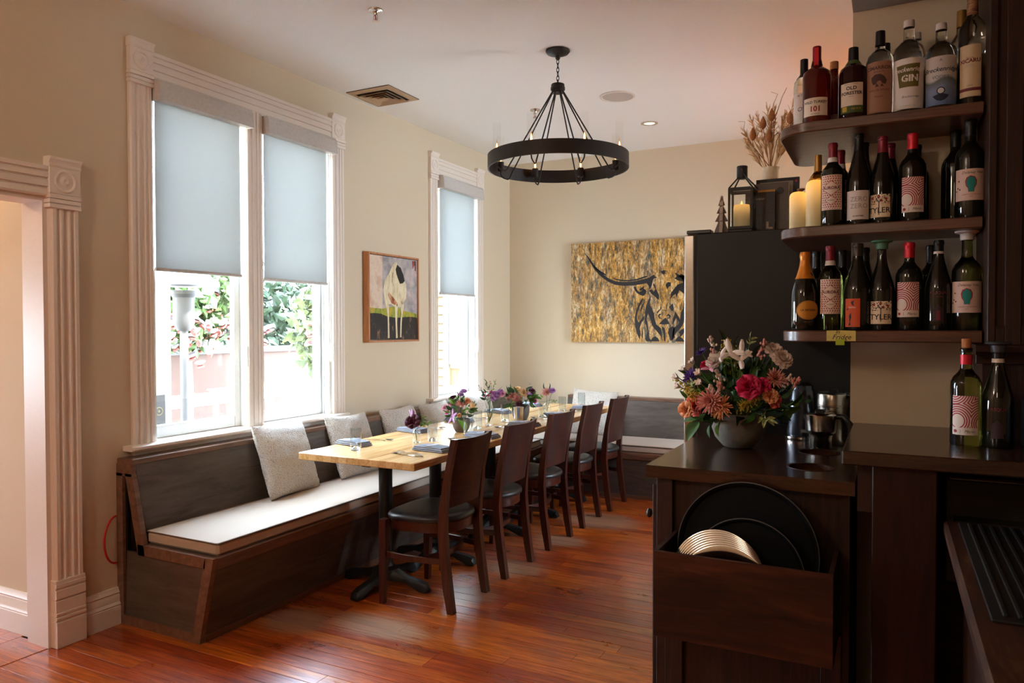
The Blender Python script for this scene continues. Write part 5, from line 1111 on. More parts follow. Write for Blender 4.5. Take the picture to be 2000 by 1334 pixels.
def patch(t, r, pts, mt, nm='label_print', off=0.0016):
    """flat printed shape wrapped on the bottle"""
    m = MB(); m.prism(pts, 'xzy', 0, 0.0002); o = part(nm, m, mt, t, 0); tri(o); slice_x(o.data)
    for v in o.data.vertices: x = v.co.x; k = r + off + (0.0002 if v.co.y > 0.0001 else 0); v.co = (k * sin(x / r), -k * cos(x / r), v.co.z)
    return o
def ell(cx, cz, a, b, n=24): return [(cx + a*cos(2*pi*i/n), cz + b*sin(2*pi*i/n)) for i in range(n)]
Z3, Z2, Z1, ZB = 2.1645, 1.8005, 1.4355, 1.0875
SP = 'spirit bottles on the top bar shelf'
# --- top shelf
t = bottle('clear spirit bottle with white label and black cap, leftmost on the top shelf', (3.085, 2.93, Z3), 0.262, 0.036, 'slim', clear_bottle, f_dark, 0.74, [(0.02, 0.135, 0.075, p_white)], [('One', 0.022, 0.075, 0.008, i_navy, 0.2), ('BE TE', 0.009, 0.125, 0.0, ink)], -0.35, group=SP, name='spirit_bottle')
t = bottle('red-brown whiskey bottle with a red neck strip and low cream label', (3.134, 2.86, Z3), 0.275, 0.048, 'square_shoulder', whiskey, None, 0.8, [(0.025, 0.088, 0.088, p_cream)], [('WILD TURKEY', 0.0125, 0.072, 0.0, ink, 0, .0003), ('101', 0.026, 0.048, 0.0, i_red, 0, .0008), ('BOURBON', 0.006, 0.031, 0.0, i_brown)], -0.1, ring=(0.77, 0.84, amber_glass), group=SP, name='spirit_bottle')
part('neck_strip', MB().lathe([(0.0145, 0.225), (0.0145, 0.276), (0.0135, 0.279)], 24), f_wine, t); part('strip_label', bx(-0.008, -0.0185, 0.19, 0.008, -0.0145, 0.272, b=0.001), f_red, t, 0)
bottle('amber bottle with a cork top standing behind the whiskey with the red strip', (3.182, 3.0, Z3), 0.26, 0.038, 'slim', whiskey, cork_m, 0.9, [(0.02, 0.06, 0.07, p_kraft)], (), 0.2, group=SP, name='spirit_bottle')
t = bottle('dark whiskey bottle with cream and green label and black cap', (3.252, 2.87, Z3), 0.256, 0.049, 'liquor', whiskey_dark, f_dark, 0.83, [(0.035, 0.125, 0.077, p_cream)], [('OLD', 0.017, 0.106, 0.0, ink, 0, .0005), ('FORESTER', 0.0155, 0.089, 0.0, ink, 0, .0005), ('KENTUCKY STRAIGHT', 0.0045, 0.120, 0.0, i_brown), ('WHISKY', 0.0045, 0.078, 0, i_brown)], -0.12, ring=(0.77, 0.83, p_greenl), group=SP, name='spirit_bottle')
patch(t, 0.049, [(-0.038, 0.022), (0.038, 0.022), (0.038, 0.046), (-0.038, 0.046)], p_greenl); patch(t, 0.049, [(-0.030, 0.027), (-0.014, 0.027), (-0.014, 0.044), (-0.030, 0.044)], p_ylw, off=.0019); o = link('lettering', txt('100 RYE', 0.010, p_ylw, 0.0512), t, (0, 0, 0.035)); o.rotation_euler = (0, 0, 0.3)
t = bottle('pale spirit bottle with kraft-brown label and black cap', (3.336, 2.87, Z3), 0.298, 0.046, 'liquor', clear_bottle, f_dark, 0.86, [(0.012, 0.185, 0.088, p_kraft)], [('CIMARRON', 0.0165, 0.163, 0.0, i_brown, 0, .0004), ('BLANCO', 0.008, 0.150, 0.0, i_brown), ('100% DE AGAVE', 0.0095, 0.088, 0.0, i_brown), ('TEQUILA', 0.007, 0.066, 0, i_brown)], -0.08, ring=(0.84, 0.862, f_dark), group=SP, name='spirit_bottle')
patch(t, 0.046, [(-.022, .118), (-.024, .132), (-.012, .142), (.004, .142), (.016, .134), (.024, .120), (.02, .106), (.010, .11), (.004, .120), (-.004, .118), (-.01, .108), (-.018, .108)], i_brown, 'goat_print'); patch(t, 0.046, [(-.012, .1), (-.006, .112), (.0, .1)], i_brown); patch(t, 0.046, [(.004, .1), (.009, .11), (.015, .1)], i_brown)
bottle('second kraft-labelled spirit bottle, half hidden behind the first', (3.352, 2.985, Z3), 0.292, 0.045, 'liquor', clear_bottle, f_dark, 0.86, [(0.012, 0.185, 0.088, p_kraft)], (), 0, group=SP, name='spirit_bottle')
t = bottle('clear gin bottle with white cap and olive badge label', (3.423, 2.868, Z3), 0.318, 0.050, 'liquor', clear_bottle, f_white, 0.93, [(0.012, 0.180, 0.106, p_white)], [('Breckenridge', 0.020, 0.142, 0.0, i_white, 0.4, .0003), ('GIN', 0.030, 0.112, 0.006, i_white, 0, .0012), ('Breckenridge', 0.010, 0.052, 0.008, ink, 0.4), ('COLORADO  USA', 0.006, 0.022, 0, i_grey)], -0.05, group=SP, name='spirit_bottle')
patch(t, 0.050, [(-.036, .158), (.038, .162), (.032, .084), (-.026, .084)], p_olive, 'badge_print', .0011)
bottle('second clear gin bottle, half hidden behind the first', (3.447, 2.985, Z3), 0.312, 0.050, 'liquor', clear_bottle, f_white, 0.93, [(0.012, 0.180, 0.106, p_white)], (), 0, group=SP, name='spirit_bottle')
t = bottle('clear vodka bottle with white cap and blue mountain label', (3.518, 2.868, Z3), 0.290, 0.050, 'liquor', clear_bottle, f_white, 0.93, [(0.012, 0.172, 0.106, m_peak)], [('Breckenridge', 0.0205, 0.128, 0.0, i_navy, 0.4, .0003), ('VODKA', 0.015, 0.103, 0.0, paper('ink_slate', L(120, 124, 126)), 0, .0004), ('A', 0.012, 0.158, 0, i_navy)], 0.0, group=SP, name='spirit_bottle')
patch(t, 0.050, ell(0, 0.058, .012, .012), i_navy, 'seal_print'); patch(t, 0.050, ell(0, 0.058, .009, .009), p_vodka, 'seal_print', .0019); patch(t, 0.050, [(-.024, .042), (0, .05), (.024, .042), (.012, .028), (0, .024), (-.012, .028)], i_navy, 'crest_print')
t = bottle('tall clear bottle with tan label at the right end of the top shelf', (3.606, 2.862, Z3), 0.375, 0.041, 'slim', clear_bottle, None, 0.8, [(0.028, 0.195, 0.066, p_tan)], [('XICARU', 0.017, 0.143, 0.0, i_maroon, 0, .0006), ('SILVER', 0.008, 0.127, 0.0, i_grey), ('MEZCAL', 0.006, 0.152, 0, i_brown), ('AGAVE', 0.005, 0.064, 0, i_brown)], -0.15, ring=(0.80, 0.995, blot('neck_wrap', [(0.42, L(84, 42, 30)), (0.5, L(170, 130, 84)), (0.58, L(112, 60, 40))], (2, 2, 40), 3)), group=SP, name='spirit_bottle')
patch(t, 0.041, [(-.032, .046), (.032, .046), (.032, .056), (-.032, .056)], i_maroon, 'band_print')
bottle('second tan-labelled bottle standing behind the tall one', (3.585, 2.99, Z3), 0.365, 0.041, 'slim', clear_bottle, f_gold, 0.85, [(0.028, 0.195, 0.066, p_tan)], (), 0, group=SP, name='spirit_bottle')
# --- middle shelf
MW = 'wine bottles on the middle bar shelf'; LW = 'wine bottles on the lowest bar shelf'
def aurora(label, loc, h, glass, grp, tn=0.0, bare=False):
    return bottle(label, loc, h, 0.0395, 'bordeaux', glass, f_wine, 0.83, [(0.058, 0.180, 0.076, m_lattice)], () if bare else [('AURORA', 0.0145, 0.134, 0.0, i_maroon, 0, .0005), ('BARBERA', 0.006, 0.091, 0, i_brown)], tn, ring=(0.775, 0.832, p_white), group=grp)
def rings_b(label, loc, h, glass, grp, tn=0.0, **k):
    t = bottle(label, loc, h, 0.0425, 'bordeaux', glass, k.get('cap', f_red), k.get('c0', 0.83), [(k.get('lz', 0.045), k.get('lz', 0.045) + 0.118, 0.074, m_rings)], [('Mario', 0.012, k.get('lz', 0.045) + 0.011, 0.012, ink, 0.4), ('|', 0.012, k.get('lz', 0.045) + 0.011, -0.012, i_brown)], tn, group=grp, ring=k.get('ring'))
    patch(t, 0.0425, ell(-.026, k.get('lz', 0.045) + 0.011, .005, .005, 8), i_red, 'crest_print'); return t
def tyler(label, loc, h, glass, grp, cap, tn=0.0, **k):
    t = bottle(label, loc, h, 0.042, 'burgundy', glass, cap, 0.82, [(0.022, 0.100, 0.072, m_vines)], [('TYLER', 0.026, 0.045, 0.0, ink, 0, .0004)], tn, group=grp, **k)
    for x, z in ((-.022, .088), (.0, .092), (.022, .084), (.008, .078)): patch(t, 0.042, ell(x, z, .004, .004, 8), i_red, 'berry_print')
    patch(t, 0.042, [(-.0012, .03), (.0012, .03), (.0012, .072), (.010, .084), (.008, .085), (0, .075), (-.008, .085), (-.010, .084), (-.0012, .072)], ink, 'stem_print'); return t
def vest(label, loc, h, glass, grp, tn=0.0, **k):
    t = bottle(label, loc, h, 0.044, 'bordeaux', glass, k.get('cap', f_dark), 0.84, [(0.058, 0.160, 0.104, p_pink)], [('Delaney Vest', 0.012, 0.148, 0.004, i_brown, 0.35), ('CABERNET SAUVIGNON', 0.0052, 0.077, 0.0, i_red), ('NAPA', 0.004, 0.070, 0, i_red)], tn, group=grp, stopper=k.get('stopper'))
    patch(t, 0.044, [(-.008, .085), (.008, .085), (.009, .096), (.015, .108), (.016, .122), (.010, .134), (-.002, .138), (-.013, .132), (-.017, .120), (-.015, .106), (-.009, .096)], i_red, 'head_print', .0014); patch(t, 0.044, [(-.007, .086), (.007, .086), (.008, .098), (.012, .108), (.012, .122), (.006, .133), (-.004, .135), (-.012, .126), (-.013, .110), (-.008, .098)], i_teal, 'head_print', .0018)
    for x, z in ((-.036, .122), (-.040, .10), (-.033, .095), (-.045, .09)): patch(t, 0.044, ell(x, z, .0025, .003, 8), i_brown, 'leaf_print')
    return t
ca_ = 'glowing LED pillar candles on the middle shelf'
for lb, loc, h, r in (('shorter glowing pillar candle at the left end of the middle shelf', (3.070, 2.905, Z2), 0.142, 0.031), ('taller glowing pillar candle beside the first wine bottle', (3.129, 2.882, Z2), 0.176, 0.032)):
    m = MB(); m.lathe([(r*.98, 0), (r, 0.003), (r, h*0.82), (r*.97, h*0.89), (r*.86, h*0.95), (r*.62, h*0.985), (r*.3, h), (0.001, h)], 36); t = thing('led_candle', lb, 'candle', loc, group=ca_); part('wax_body', m, wax('candle_wax_%d' % int(h*1000), 0.02, h*1.02, 0.75), t, 60)
    m = MB(); m.lathe([(0.003, h-0.001), (0.0035, h+0.004), (0.001, h+0.009)], 8); part('wick', m, dry3, t)
t = bottle('gold-necked amber bottle behind the taller candle', (3.128, 3.01, Z2), 0.288, 0.036, 'slim', amber_glass, f_gold, 0.80, (), (), 0, group=MW, name='spirit_bottle')
t = thing('lidded_jar', 'stoneware jar with brown knobbed lid behind the shorter candle', 'jar', (3.066, 3.03, Z2))
part('body', MB().lathe([(.028, 0), (.036, .006), (.037, .11), (.030, .13)], 28), cream_m, t); part('lid', MB().lathe([(.031, .128), (.033, .132), (.026, .142), (.008, .149), (.005, .156), (.006, .164), (.014, .170), (.014, .174), (.001, .175)], 24), plain('brown_lid', L(112, 74, 50), 0.5), t)
aurora('dark wine bottle with red lattice label and burgundy cap on the middle shelf', (3.188, 2.868, Z2), 0.295, wine_dark, MW, -0.12)
aurora('second burgundy-capped bottle behind the red lattice one on the middle shelf', (3.206, 2.99, Z2), 0.293, wine_dark, MW, 0.1, True)
t = bottle('dark wine bottle with plain white label lettered in grey', (3.272, 2.868, Z2), 0.318, 0.0415, 'burgundy', wine_dark, f_dark, 0.82, [(0.018, 0.118, 0.080, p_white)], [('ZERO', 0.023, 0.088, 0.006, i_grey, 0, .0003), ('ZERO', 0.023, 0.064, 0.006, i_grey, 0, .0003), ('LE NATUREL', 0.0065, 0.030, 0.004, ink, 0, .0002)], -0.12, group=MW)
bottle('dark unlabelled bottle behind the plain white label', (3.285, 2.99, Z2), 0.312, 0.041, 'burgundy', wine_dark, f_dark, 0.82, (), (), 0, group=MW)
tyler('dark bottle with square vine label and burgundy foil on the middle shelf', (3.346, 2.875, Z2), 0.302, wine_dark, MW, f_wine, -0.25)
bottle('dark burgundy-foiled bottle behind the vine label on the middle shelf', (3.370, 2.99, Z2), 0.300, 0.042, 'burgundy', wine_dark, f_wine, 0.82, (), (), 0, group=MW)
rings_b('dark bottle with red ring label and bright red cap on the middle shelf', (3.437, 2.872, Z2), 0.300, wine_dark, MW, 0.05, lz=0.032)
bottle('dark wine bottle behind the red-capped one on the middle shelf', (3.452, 2.99, Z2), 0.285, 0.040, 'bordeaux', wine_dark, f_dark, 0.83, (), (), 0, group=MW)
vest('dark bottle with teal head label at the right end of the middle shelf', (3.604, 2.868, Z2), 0.325, wine_dark, MW, 0.08)
bottle('dark bottle behind the teal head label on the middle shelf', (3.570, 2.99, Z2), 0.322, 0.043, 'bordeaux', wine_dark, f_dark, 0.83, (), (), 0, group=MW)
# --- lowest shelf
t = bottle('sparkling wine bottle with orange foil and oval gold label', (3.098, 2.868, Z1), 0.280, 0.0475, 'champagne', wine_dark, f_orange, 0.66, (), [], 0.25, group=LW)
patch(t, 0.0475, ell(0.0, 0.072, .040, .034, 32), p_gold, 'oval_label'); patch(t, 0.0475, ell(0.0, 0.072, .036, .030, 32), foil('gold_inner', L(196, 134, 40), 0.2), 'oval_label', .0019)
o = link('lettering', txt('LA GIOIOSA', 0.010, i_brown, 0.0505, 0, .0003), t, (0, 0, 0.072)); m = MB(); m.M = Matrix.Translation((0.012, -0.0215, 0.198)) @ Matrix.Rotation(pi/2, 4, 'X'); m.lathe([(0.009, -0.002), (0.009, 0.002)], 16); part('seal', m, ink, t, 0); o = link('lettering', txt('PROSECCO', 0.0055, f_gold, 0.049), t, (0, 0, 0.03))
bottle('dark capped bottle behind the orange-foiled one', (3.126, 2.995, Z1), 0.292, 0.040, 'bordeaux', wine_dark, f_dark, 0.80, (), (), 0, group=LW)
aurora('olive-shouldered wine bottle with red lattice label on the lowest shelf', (3.182, 2.868, Z1), 0.297, wine_green, LW, 0.02)
bottle('dark capped bottle behind the lattice label on the lowest shelf', (3.215, 2.995, Z1), 0.292, 0.040, 'bordeaux', wine_dark, f_dark, 0.80, (), (), 0, group=LW)
t = bottle('wide dark bottle with bright orange label on the lowest shelf', (3.270, 2.872, Z1), 0.302, 0.048, 'burgundy', wine_dark, foil('foil_bronze', L(64, 56, 50), 0.5), 0.86, [(0.012, 0.110, 0.052, p_orange)], [('Gamay', 0.0085, 0.080, 0.0, i_white, 0.2)], -0.35, group=LW)
patch(t, 0.048, [(-.004, .098), (.006, .104), (.004, .092), (.008, .084), (.0, .088)], ink, 'figure_print'); patch(t, 0.048, [(-.012, .016), (-.008, .03), (-.010, .05), (-.004, .062), (-.002, .045), (-.006, .03), (-.004, .018)], ink, 'figure_print'); patch(t, 0.048, [(-.020, .072), (-.012, .078), (-.012, .074), (-.018, .069)], ink, 'figure_print')
bottle('dark bottle half hidden behind the orange label', (3.290, 2.995, Z1), 0.298, 0.041, 'burgundy', wine_dark, f_dark, 0.84, (), (), 0, group=LW)
tyler('dark bottle with vine label and mint green stopper', (3.346, 2.872, Z1), 0.292, wine_dark, LW, None, -0.05, stopper=f_green)
rings_b('dark bottle with red ring label and red cap on the lowest shelf', (3.430, 2.872, Z1), 0.297, wine_dark, LW, -0.1)
t = bottle('almost black bottle with a white neck band on the lowest shelf', (3.517, 2.872, Z1), 0.300, 0.040, 'burgundy', wine_dark, f_dark, 0.88, (), [('PASQUA', 0.013, 0.125, 0.0, i_maroon, 0, .0003), ('PASSIONE', 0.0065, 0.112, 0, i_maroon)], 0.0, ring=(0.855, 0.882, p_white), group=LW)
patch(t, 0.040, [(-.016, .03), (.016, .03), (.014, .07), (.0, .085), (-.014, .07)], p_dk, 'crest_print'); patch(t, 0.040, [(-.006, .034), (.006, .034), (.005, .066), (-.005, .066)], i_maroon, 'crest_print', .0019)
bottle('dark capped bottle behind the one with the white neck band', (3.50, 2.995, Z1), 0.296, 0.040, 'bordeaux', wine_dark, f_dark, 0.80, (), (), 0, group=LW)
vest('wine bottle with teal head label and white stopper on the lowest shelf', (3.598, 2.868, Z1), 0.310, wine_green, LW, 0.02, cap=None, stopper=f_white)
# --- on the bar top
t = rings_b('green wine bottle with red ring label and cork, on the bar top', (3.581, 2.64, ZB), 0.296, wine_green, 'bottles on the bar top', -0.05, cap=None, lz=0.034, ring=(0.83, 0.93, f_red))
part('cork', MB().lathe([(.0105, 0.285), (.0125, 0.296), (.0135, 0.322), (.012, 0.324)], 18), cork_m, t)
t = bottle('dark bottle with black rubber stopper and white neck band, on the bar top', (3.662, 2.635, ZB), 0.296, 0.042, 'burgundy', wine_dark, f_dark, 0.9, (), [('PASQUA', 0.013, 0.115, 0.0, i_maroon, 0, .0003)], 0, ring=(0.855, 0.895, p_cream), group='bottles on the bar top', stopper=f_grey)
patch(t, 0.042, [(-.016, .03), (.016, .03), (.014, .07), (.0, .085), (-.014, .07)], p_dk, 'crest_print')
t = thing('card_terminal', 'black receipt printer beside the bottles on the bar top', 'machine', (3.735, 2.62, ZB))
part('case', MB().prism([(-0.06, 0), (0.12, 0), (0.12, 0.14), (0.02, 0.15), (-0.06, 0.10)], 'yzx', 0.0, 0.13), plastic, t, 0); part('paper_slot', bx(0.02, 0.0, 0.140, 0.11, 0.012, 0.152), rubber, t, 0)

# --- kettle and carafes
t = thing('electric_kettle', 'grey electric kettle at the back of the service cabinet', 'kettle', (3.050, 3.29, 0.9805), 0.2)
part('base', MB().lathe([(.066, 0), (.068, .006), (.068, .014), (.060, .018)], 32), chrome, t); part('body', MB().lathe([(.058, .018), (.061, .03), (.056, .12), (.046, .20), (.043, .208)], 36), kettle_m, t); part('lid', MB().lathe([(.043, .207), (.040, .224), (.022, .236), (.001, .239)], 32), kettle_m, t)
part('handle', MB().tube([(-.044, 0, .20), (-.075, 0, .205), (-.098, 0, .17), (-.102, 0, .10), (-.085, 0, .06), (-.058, 0, .055)], .009, 10), kettle_m, t); part('badge', bx(-0.012, -0.062, 0.035, 0.022, -0.058, 0.047), silverware, t, 0)
t = thing('coffee_carafe', 'taller stainless carafe with black handle, behind the shorter one', 'carafe', (3.172, 3.20, 0.9805), -0.15, 'stainless carafes')
part('lower_body', MB().lathe([(.052, 0), (.054, .004), (.055, .10), (.056, .15)], 36), steel, t); part('seam', MB().lathe([(.0565, .150), (.059, .153), (.059, .156), (.0565, .158)], 36), steel, t); part('upper_body', MB().lathe([(.058, .158), (.058, .198), (.056, .202)], 36), steel, t)
part('lid', MB().lathe([(.056, .201), (.05, .207), (.001, .208)], 32), plastic, t); part('lid_knob', bx(-0.018, -0.012, 0.207, 0.018, 0.012, 0.216, b=0.003), plastic, t, 0); part('handle', MB().tube([(.050, 0, .198), (.074, 0, .196), (.088, 0, .17), (.090, 0, .12), (.094, 0, .06), (.080, 0, .03)], [.010, .011, .012, .013, .012, .009], 10), plastic, t)
t = thing('coffee_carafe', 'short stepped stainless carafe with black handle, in front', 'carafe', (3.138, 3.085, 0.9805), -0.1, 'stainless carafes')
part('lower_body', MB().lathe([(.038, 0), (.040, .003), (.040, .042), (.044, .052)], 36), steel, t); part('upper_body', MB().lathe([(.044, .052), (.054, .062), (.056, .07), (.058, .128), (.055, .131)], 36), steel, t); part('lid', MB().lathe([(.055, .130), (.046, .136), (.001, .137)], 32), chrome, t); part('lid_latch', bx(-0.018, -0.02, 0.135, 0.014, 0.012, 0.150, b=0.003), plastic, t, 0)
part('handle', MB().tube([(.050, 0, .124), (.078, 0, .124), (.100, 0, .10), (.110, 0, .06), (.114, 0, .015)], [.009, .012, .014, .014, .011], 10), plastic, t)

# ------------------------------------------------------------------ flowers
def petal_mesh(ln, wd, cup, curl, n=5, k=4, tip=.80, ruf=0.0):
    """one petal along +z, cupped about its axis"""
    m = MB()
    def f(u, v):
        a = (2*u - 1); ww = wd * (sin(pi * min(1, 0.12 + tip*v)) ** 0.7); x = a * ww / 2; z = ln * v * (1 - .10*a*a*(tip < .7)) + ruf * ln * v * sin(9*a + 3*ln); y = -cup * (1 - a*a) * sin(pi * v * .8) * wd + curl * v * v * ln
        return (x, y, z)
    m.grid(f, k, n); return m
GEO = {}
def flower_mesh(kind, mat, seed=0):
    key = (kind, mat.name, seed)
    if key in GEO: return GEO[key]
    q = random.Random(seed); m = MB()
    def ring(n, ln, wd, tilt, cup=.3, curl=.1, z0=0.0, r0=0.0, jit=.1, nn=5, tip=.80, ruf=0.0):
        for i in range(n):
            a = 2*pi*(i + q.uniform(-jit, jit))/n + q.random()*.2; p = petal_mesh(ln*q.uniform(.92, 1.06), wd, cup, curl, nn, 4 if tip > .7 else 6, tip, ruf)
            m.M = Matrix.Rotation(a, 4, 'Z') @ Matrix.Translation((0, r0, z0)) @ Matrix.Rotation(-tilt, 4, 'X'); m.add(p.v, p.f)
    if kind == 'rose':
        for j, (n, ln, wd, tl, r0) in enumerate(((3, .62, .30, -.10, .05), (4, .66, .40, -.04, .11), (5, .68, .50, .06, .18), (6, .70, .58, .20, .25), (6, .70, .70, .42, .31), (7, .72, .80, .75, .36), (7, .66, .84, 1.1, .40))): ring(n, ln, wd, tl, .30, .05 if j < 4 else .25, -.12 + .02*j, r0, .15, 6, .50)
    elif kind == 'mum':
        for j, (n, ln, tl) in enumerate(((8, .45, .1), (12, .60, .35), (16, .76, .62), (18, .90, .9), (18, 1.0, 1.2), (16, 1.0, 1.5))): ring(n, ln, .16, tl, .5, -.18, 0, .03, .3)
    elif kind == 'daisy':
        for j, (n, ln, tl) in enumerate(((9, .7, .75), (12, .92, 1.05), (12, 1.0, 1.35))): ring(n, ln, .26, tl, .3, .0, 0, .05, .2)
    elif kind == 'lily':
        ring(3, 1.0, .42, .75, .3, .42); ring(3, 1.0, .34, .9, .25, .36)
    elif kind == 'carnation':
        for j, (n, ln, tl) in enumerate(((6, .6, .1), (9, .72, .4), (10, .82, .75), (11, .9, 1.15), (9, .9, 1.5))): ring(n, ln, .5, tl, -.2, .1, 0, .04, .4, 6, .52, .05)
    elif kind == 'star':
        ring(5, 1.0, .30, 1.25, .2, .15)
    elif kind == 'bell':
        ring(6, .8, .40, .35, .4, .25)
    m.M = Matrix.Identity(4); GEO[key] = m.mesh(kind, mat, 60); return GEO[key]
def leaf_mesh(mat, wd=.42, fold=.25, bend=.3):
    key = ('leaf', mat.name, wd, fold, bend)
    if key in GEO: return GEO[key]
    m = MB()
    def f(u, v):
        a = 2*u - 1; w_ = wd * sin(pi * v ** .85) ** .9 if 0 < v < 1 else 0; return (a*w_/2, -abs(a)*w_*fold + bend * v*v, v)
    m.grid(f, 5, 8); GEO[key] = m.mesh('leaf', mat, 70); return GEO[key]
def aim(d, roll=0.0):
    return Vector(d).to_track_quat('Z', 'Y').to_matrix().to_4x4() @ Matrix.Rotation(roll, 4, 'Z')
def put(name, me, parent, loc, d, s, roll=0.0, label=None):
    o = bpy.data.objects.new(name, me); C.objects.link(o); o.parent = parent; o.matrix_local = Matrix.Translation(loc) @ aim(d, roll) @ Matrix.Scale(s, 4)
    if label: o['label'] = label
    return o
def pet(name, c, c2=None):
    q = NB(name); q.set(rough=0.6, sss=0.0); f = q.noise(q.coords((1, 1, 1)), 2.5, 3); q.col(q.ramp(f, [(0.35, c), (0.62, c2 or c)])); return q.m
hotpink = pet('petal_hot_pink', L(186, 22, 74), L(214, 40, 96)); coral = pet('petal_coral', L(208, 70, 84), L(226, 110, 90)); peach = pet('petal_peach', L(226, 146, 96), L(236, 176, 130)); mumpink = pet('petal_dusty_pink', L(208, 132, 126), L(230, 168, 152)); coralpink = pet('petal_soft_coral', L(222, 150, 144), L(236, 182, 168))
blush = pet('petal_blush', L(222, 200, 186), L(236, 222, 210)); whitep = pet('petal_white', L(226, 214, 204), L(240, 232, 222)); purple = pet('petal_purple', L(56, 24, 110), L(84, 44, 140)); lilac = pet('petal_lilac', L(176, 120, 186), L(206, 160, 210)); magenta = pet('petal_magenta', L(176, 20, 110), L(206, 40, 130)); burg = pet('petal_burgundy', L(62, 12, 34), L(96, 22, 48)); yellow = pet('petal_goldenrod', L(170, 140, 20), L(206, 178, 40)); pinkl = pet('petal_pink', L(214, 140, 168), L(232, 176, 196)); apricot = pet('petal_apricot', L(226, 180, 120), L(238, 204, 156))
lf = [pet('leaf_dark', L(22, 46, 20), L(40, 70, 30)), pet('leaf_mid', L(40, 78, 26), L(64, 108, 38)), pet('leaf_light', L(80, 128, 34), L(116, 158, 50)), pet('leaf_variegated', L(90, 116, 50), L(186, 190, 120))]
stem_m = plain('stem_green', L(70, 104, 46), 0.6)
def stem(parent, a, b, r=0.0018, mat=None):
    a = Vector(a); b = Vector(b); part('stem', MB().tube([a, a*.45 + b*.55 + Vector((0, 0, 0.01)), b], r, 5), mat or stem_m, parent)
def spray(parent, base, tip, mat, n, s, spread, seed, name='spray'):
    q = random.Random(seed); m = MB(); b0 = Vector(base); t0 = Vector(tip); 
    for i in range(n):
        u = q.uniform(0.35, 1.0); p = b0.lerp(t0, u) + Vector((q.gauss(0, 1), q.gauss(0, 1), q.gauss(0, 1))) * spread * (1.15 - u*.6); m.M = Matrix.Translation(p); m.lathe([(s*.3, -s), (s, 0), (s*.3, s)], 5)
    m.M = Matrix.Identity(4); part(name, m, mat, parent, 60); stem(parent, base, tip, 0.0012)
def leafspray(parent, base, tip, mat, n, s, seed):
    q = random.Random(seed); b0 = Vector(base); t0 = Vector(tip); d = (t0 - b0).normalized(); stem(parent, base, tip, 0.0014); o = d.orthogonal().normalized(); o2 = d.cross(o)
    for i in range(n):
        u = 0.45 + 0.55 * i / max(1, n-1); a = i * 2.4 + q.random(); dd = (d * (0.5 if i < n-1 else 2.0) + (o*cos(a) + o2*sin(a)) * .8); put('leaf', leaf_mesh(mat), parent, b0.lerp(t0, u), dd, s * q.uniform(.8, 1.15), q.random()*6)

# big arrangement on the service cabinet
BX, BY, BZ = 2.85, 2.96, 0.9805
tag(part('flower_bowl', MB().lathe([(.04, 0), (.058, .006), (.088, .040), (.102, .082), (.100, .122), (.093, .135), (.088, .133), (.093, .11), (.09, .07), (.03, .02), (.001, .018)], 48, cap1=False), concrete_m, None, 60, (BX, BY, BZ)), 'rough grey round concrete bowl holding the large bouquet', 'bowl')
t = thing('flower_bouquet', 'large colourful bouquet of roses, mums and lilies on the service cabinet', 'flowers', (BX, BY, BZ + 0.12))
O = Vector((BX, BY, BZ + 0.12)); Q = lambda x, y, z: Vector((x, y, z)) - O
root = Vector((0, 0, -0.03)); camv = (Vector((3.3735, 0, 1.45)) - O)
def fl(kind, mat, x, y, z, s, nm, lab=None, fc=0.35, seed=1):
    p = Q(x, y, z); d = (p - Vector((0, 0, 0.05))).normalized() + camv.normalized() * fc; put(nm, flower_mesh(kind, mat, seed), t, p, d, s, seed * 1.7, lab); stem(t, root, p, 0.002)
fl('rose', hotpink, 2.916, 2.79, 1.228, .046, 'rose', 'hot pink rose', .7); fl('rose', hotpink, 2.962, 2.82, 1.234, .030, 'rose', 'hot pink rose', .3, 2)
fl('rose', coral, 2.712, 2.85, 1.148, .042, 'rose', 'coral pink rose', .5, 3); fl('rose', peach, 2.690, 2.79, 1.136, .032, 'rose', 'peach rose', .8, 4); fl('rose', peach, 2.984, 2.83, 1.195, .030, 'rose', 'orange rose', .6, 5); fl('rose', coral, 2.995, 2.85, 1.178, .030, 'rose', 'coral pink rose', .3, 6)
fl('mum', mumpink, 2.782, 2.79, 1.172, .052, 'chrysanthemum', 'dusty pink chrysanthemum', .7); fl('mum', peach, 2.815, 2.80, 1.152, .05, 'chrysanthemum', 'peach chrysanthemum', .5, 2); fl('mum', mumpink, 2.998, 2.85, 1.257, .04, 'chrysanthemum', 'dusty pink chrysanthemum', .4, 3)
for k, (x, y, z, s) in enumerate(((2.850, 2.80, 1.350, .052), (2.885, 2.82, 1.352, .046), (2.806, 2.84, 1.335, .04), (2.887, 2.79, 1.325, .048))): fl('lily', whitep, x, y, z, s, 'lily', 'white lily', .5, 10 + k)
for k, (x, y, z, s) in enumerate(((3.023, 2.86, 1.328, .042), (2.990, 2.88, 1.358, .038))): fl('carnation', blush, x, y, z, s, 'carnation', 'pale blush carnation', .4, 20 + k)
fl('daisy', purple, 2.696, 2.84, 1.258, .036, 'aster', 'purple aster', .2, 3); fl('daisy', purple, 2.722, 2.90, 1.348, .026, 'aster', 'purple aster', .2, 4); fl('carnation', hotpink, 2.742, 2.87, 1.302, .022, 'carnation', 'small magenta carnation', .3, 5); fl('lily', pinkl, 2.765, 2.84, 1.290, .032, 'lily', 'pink lily', .5, 6); fl('carnation', whitep, 2.778, 2.85, 1.315, .034, 'carnation', 'white carnation', .4, 7)
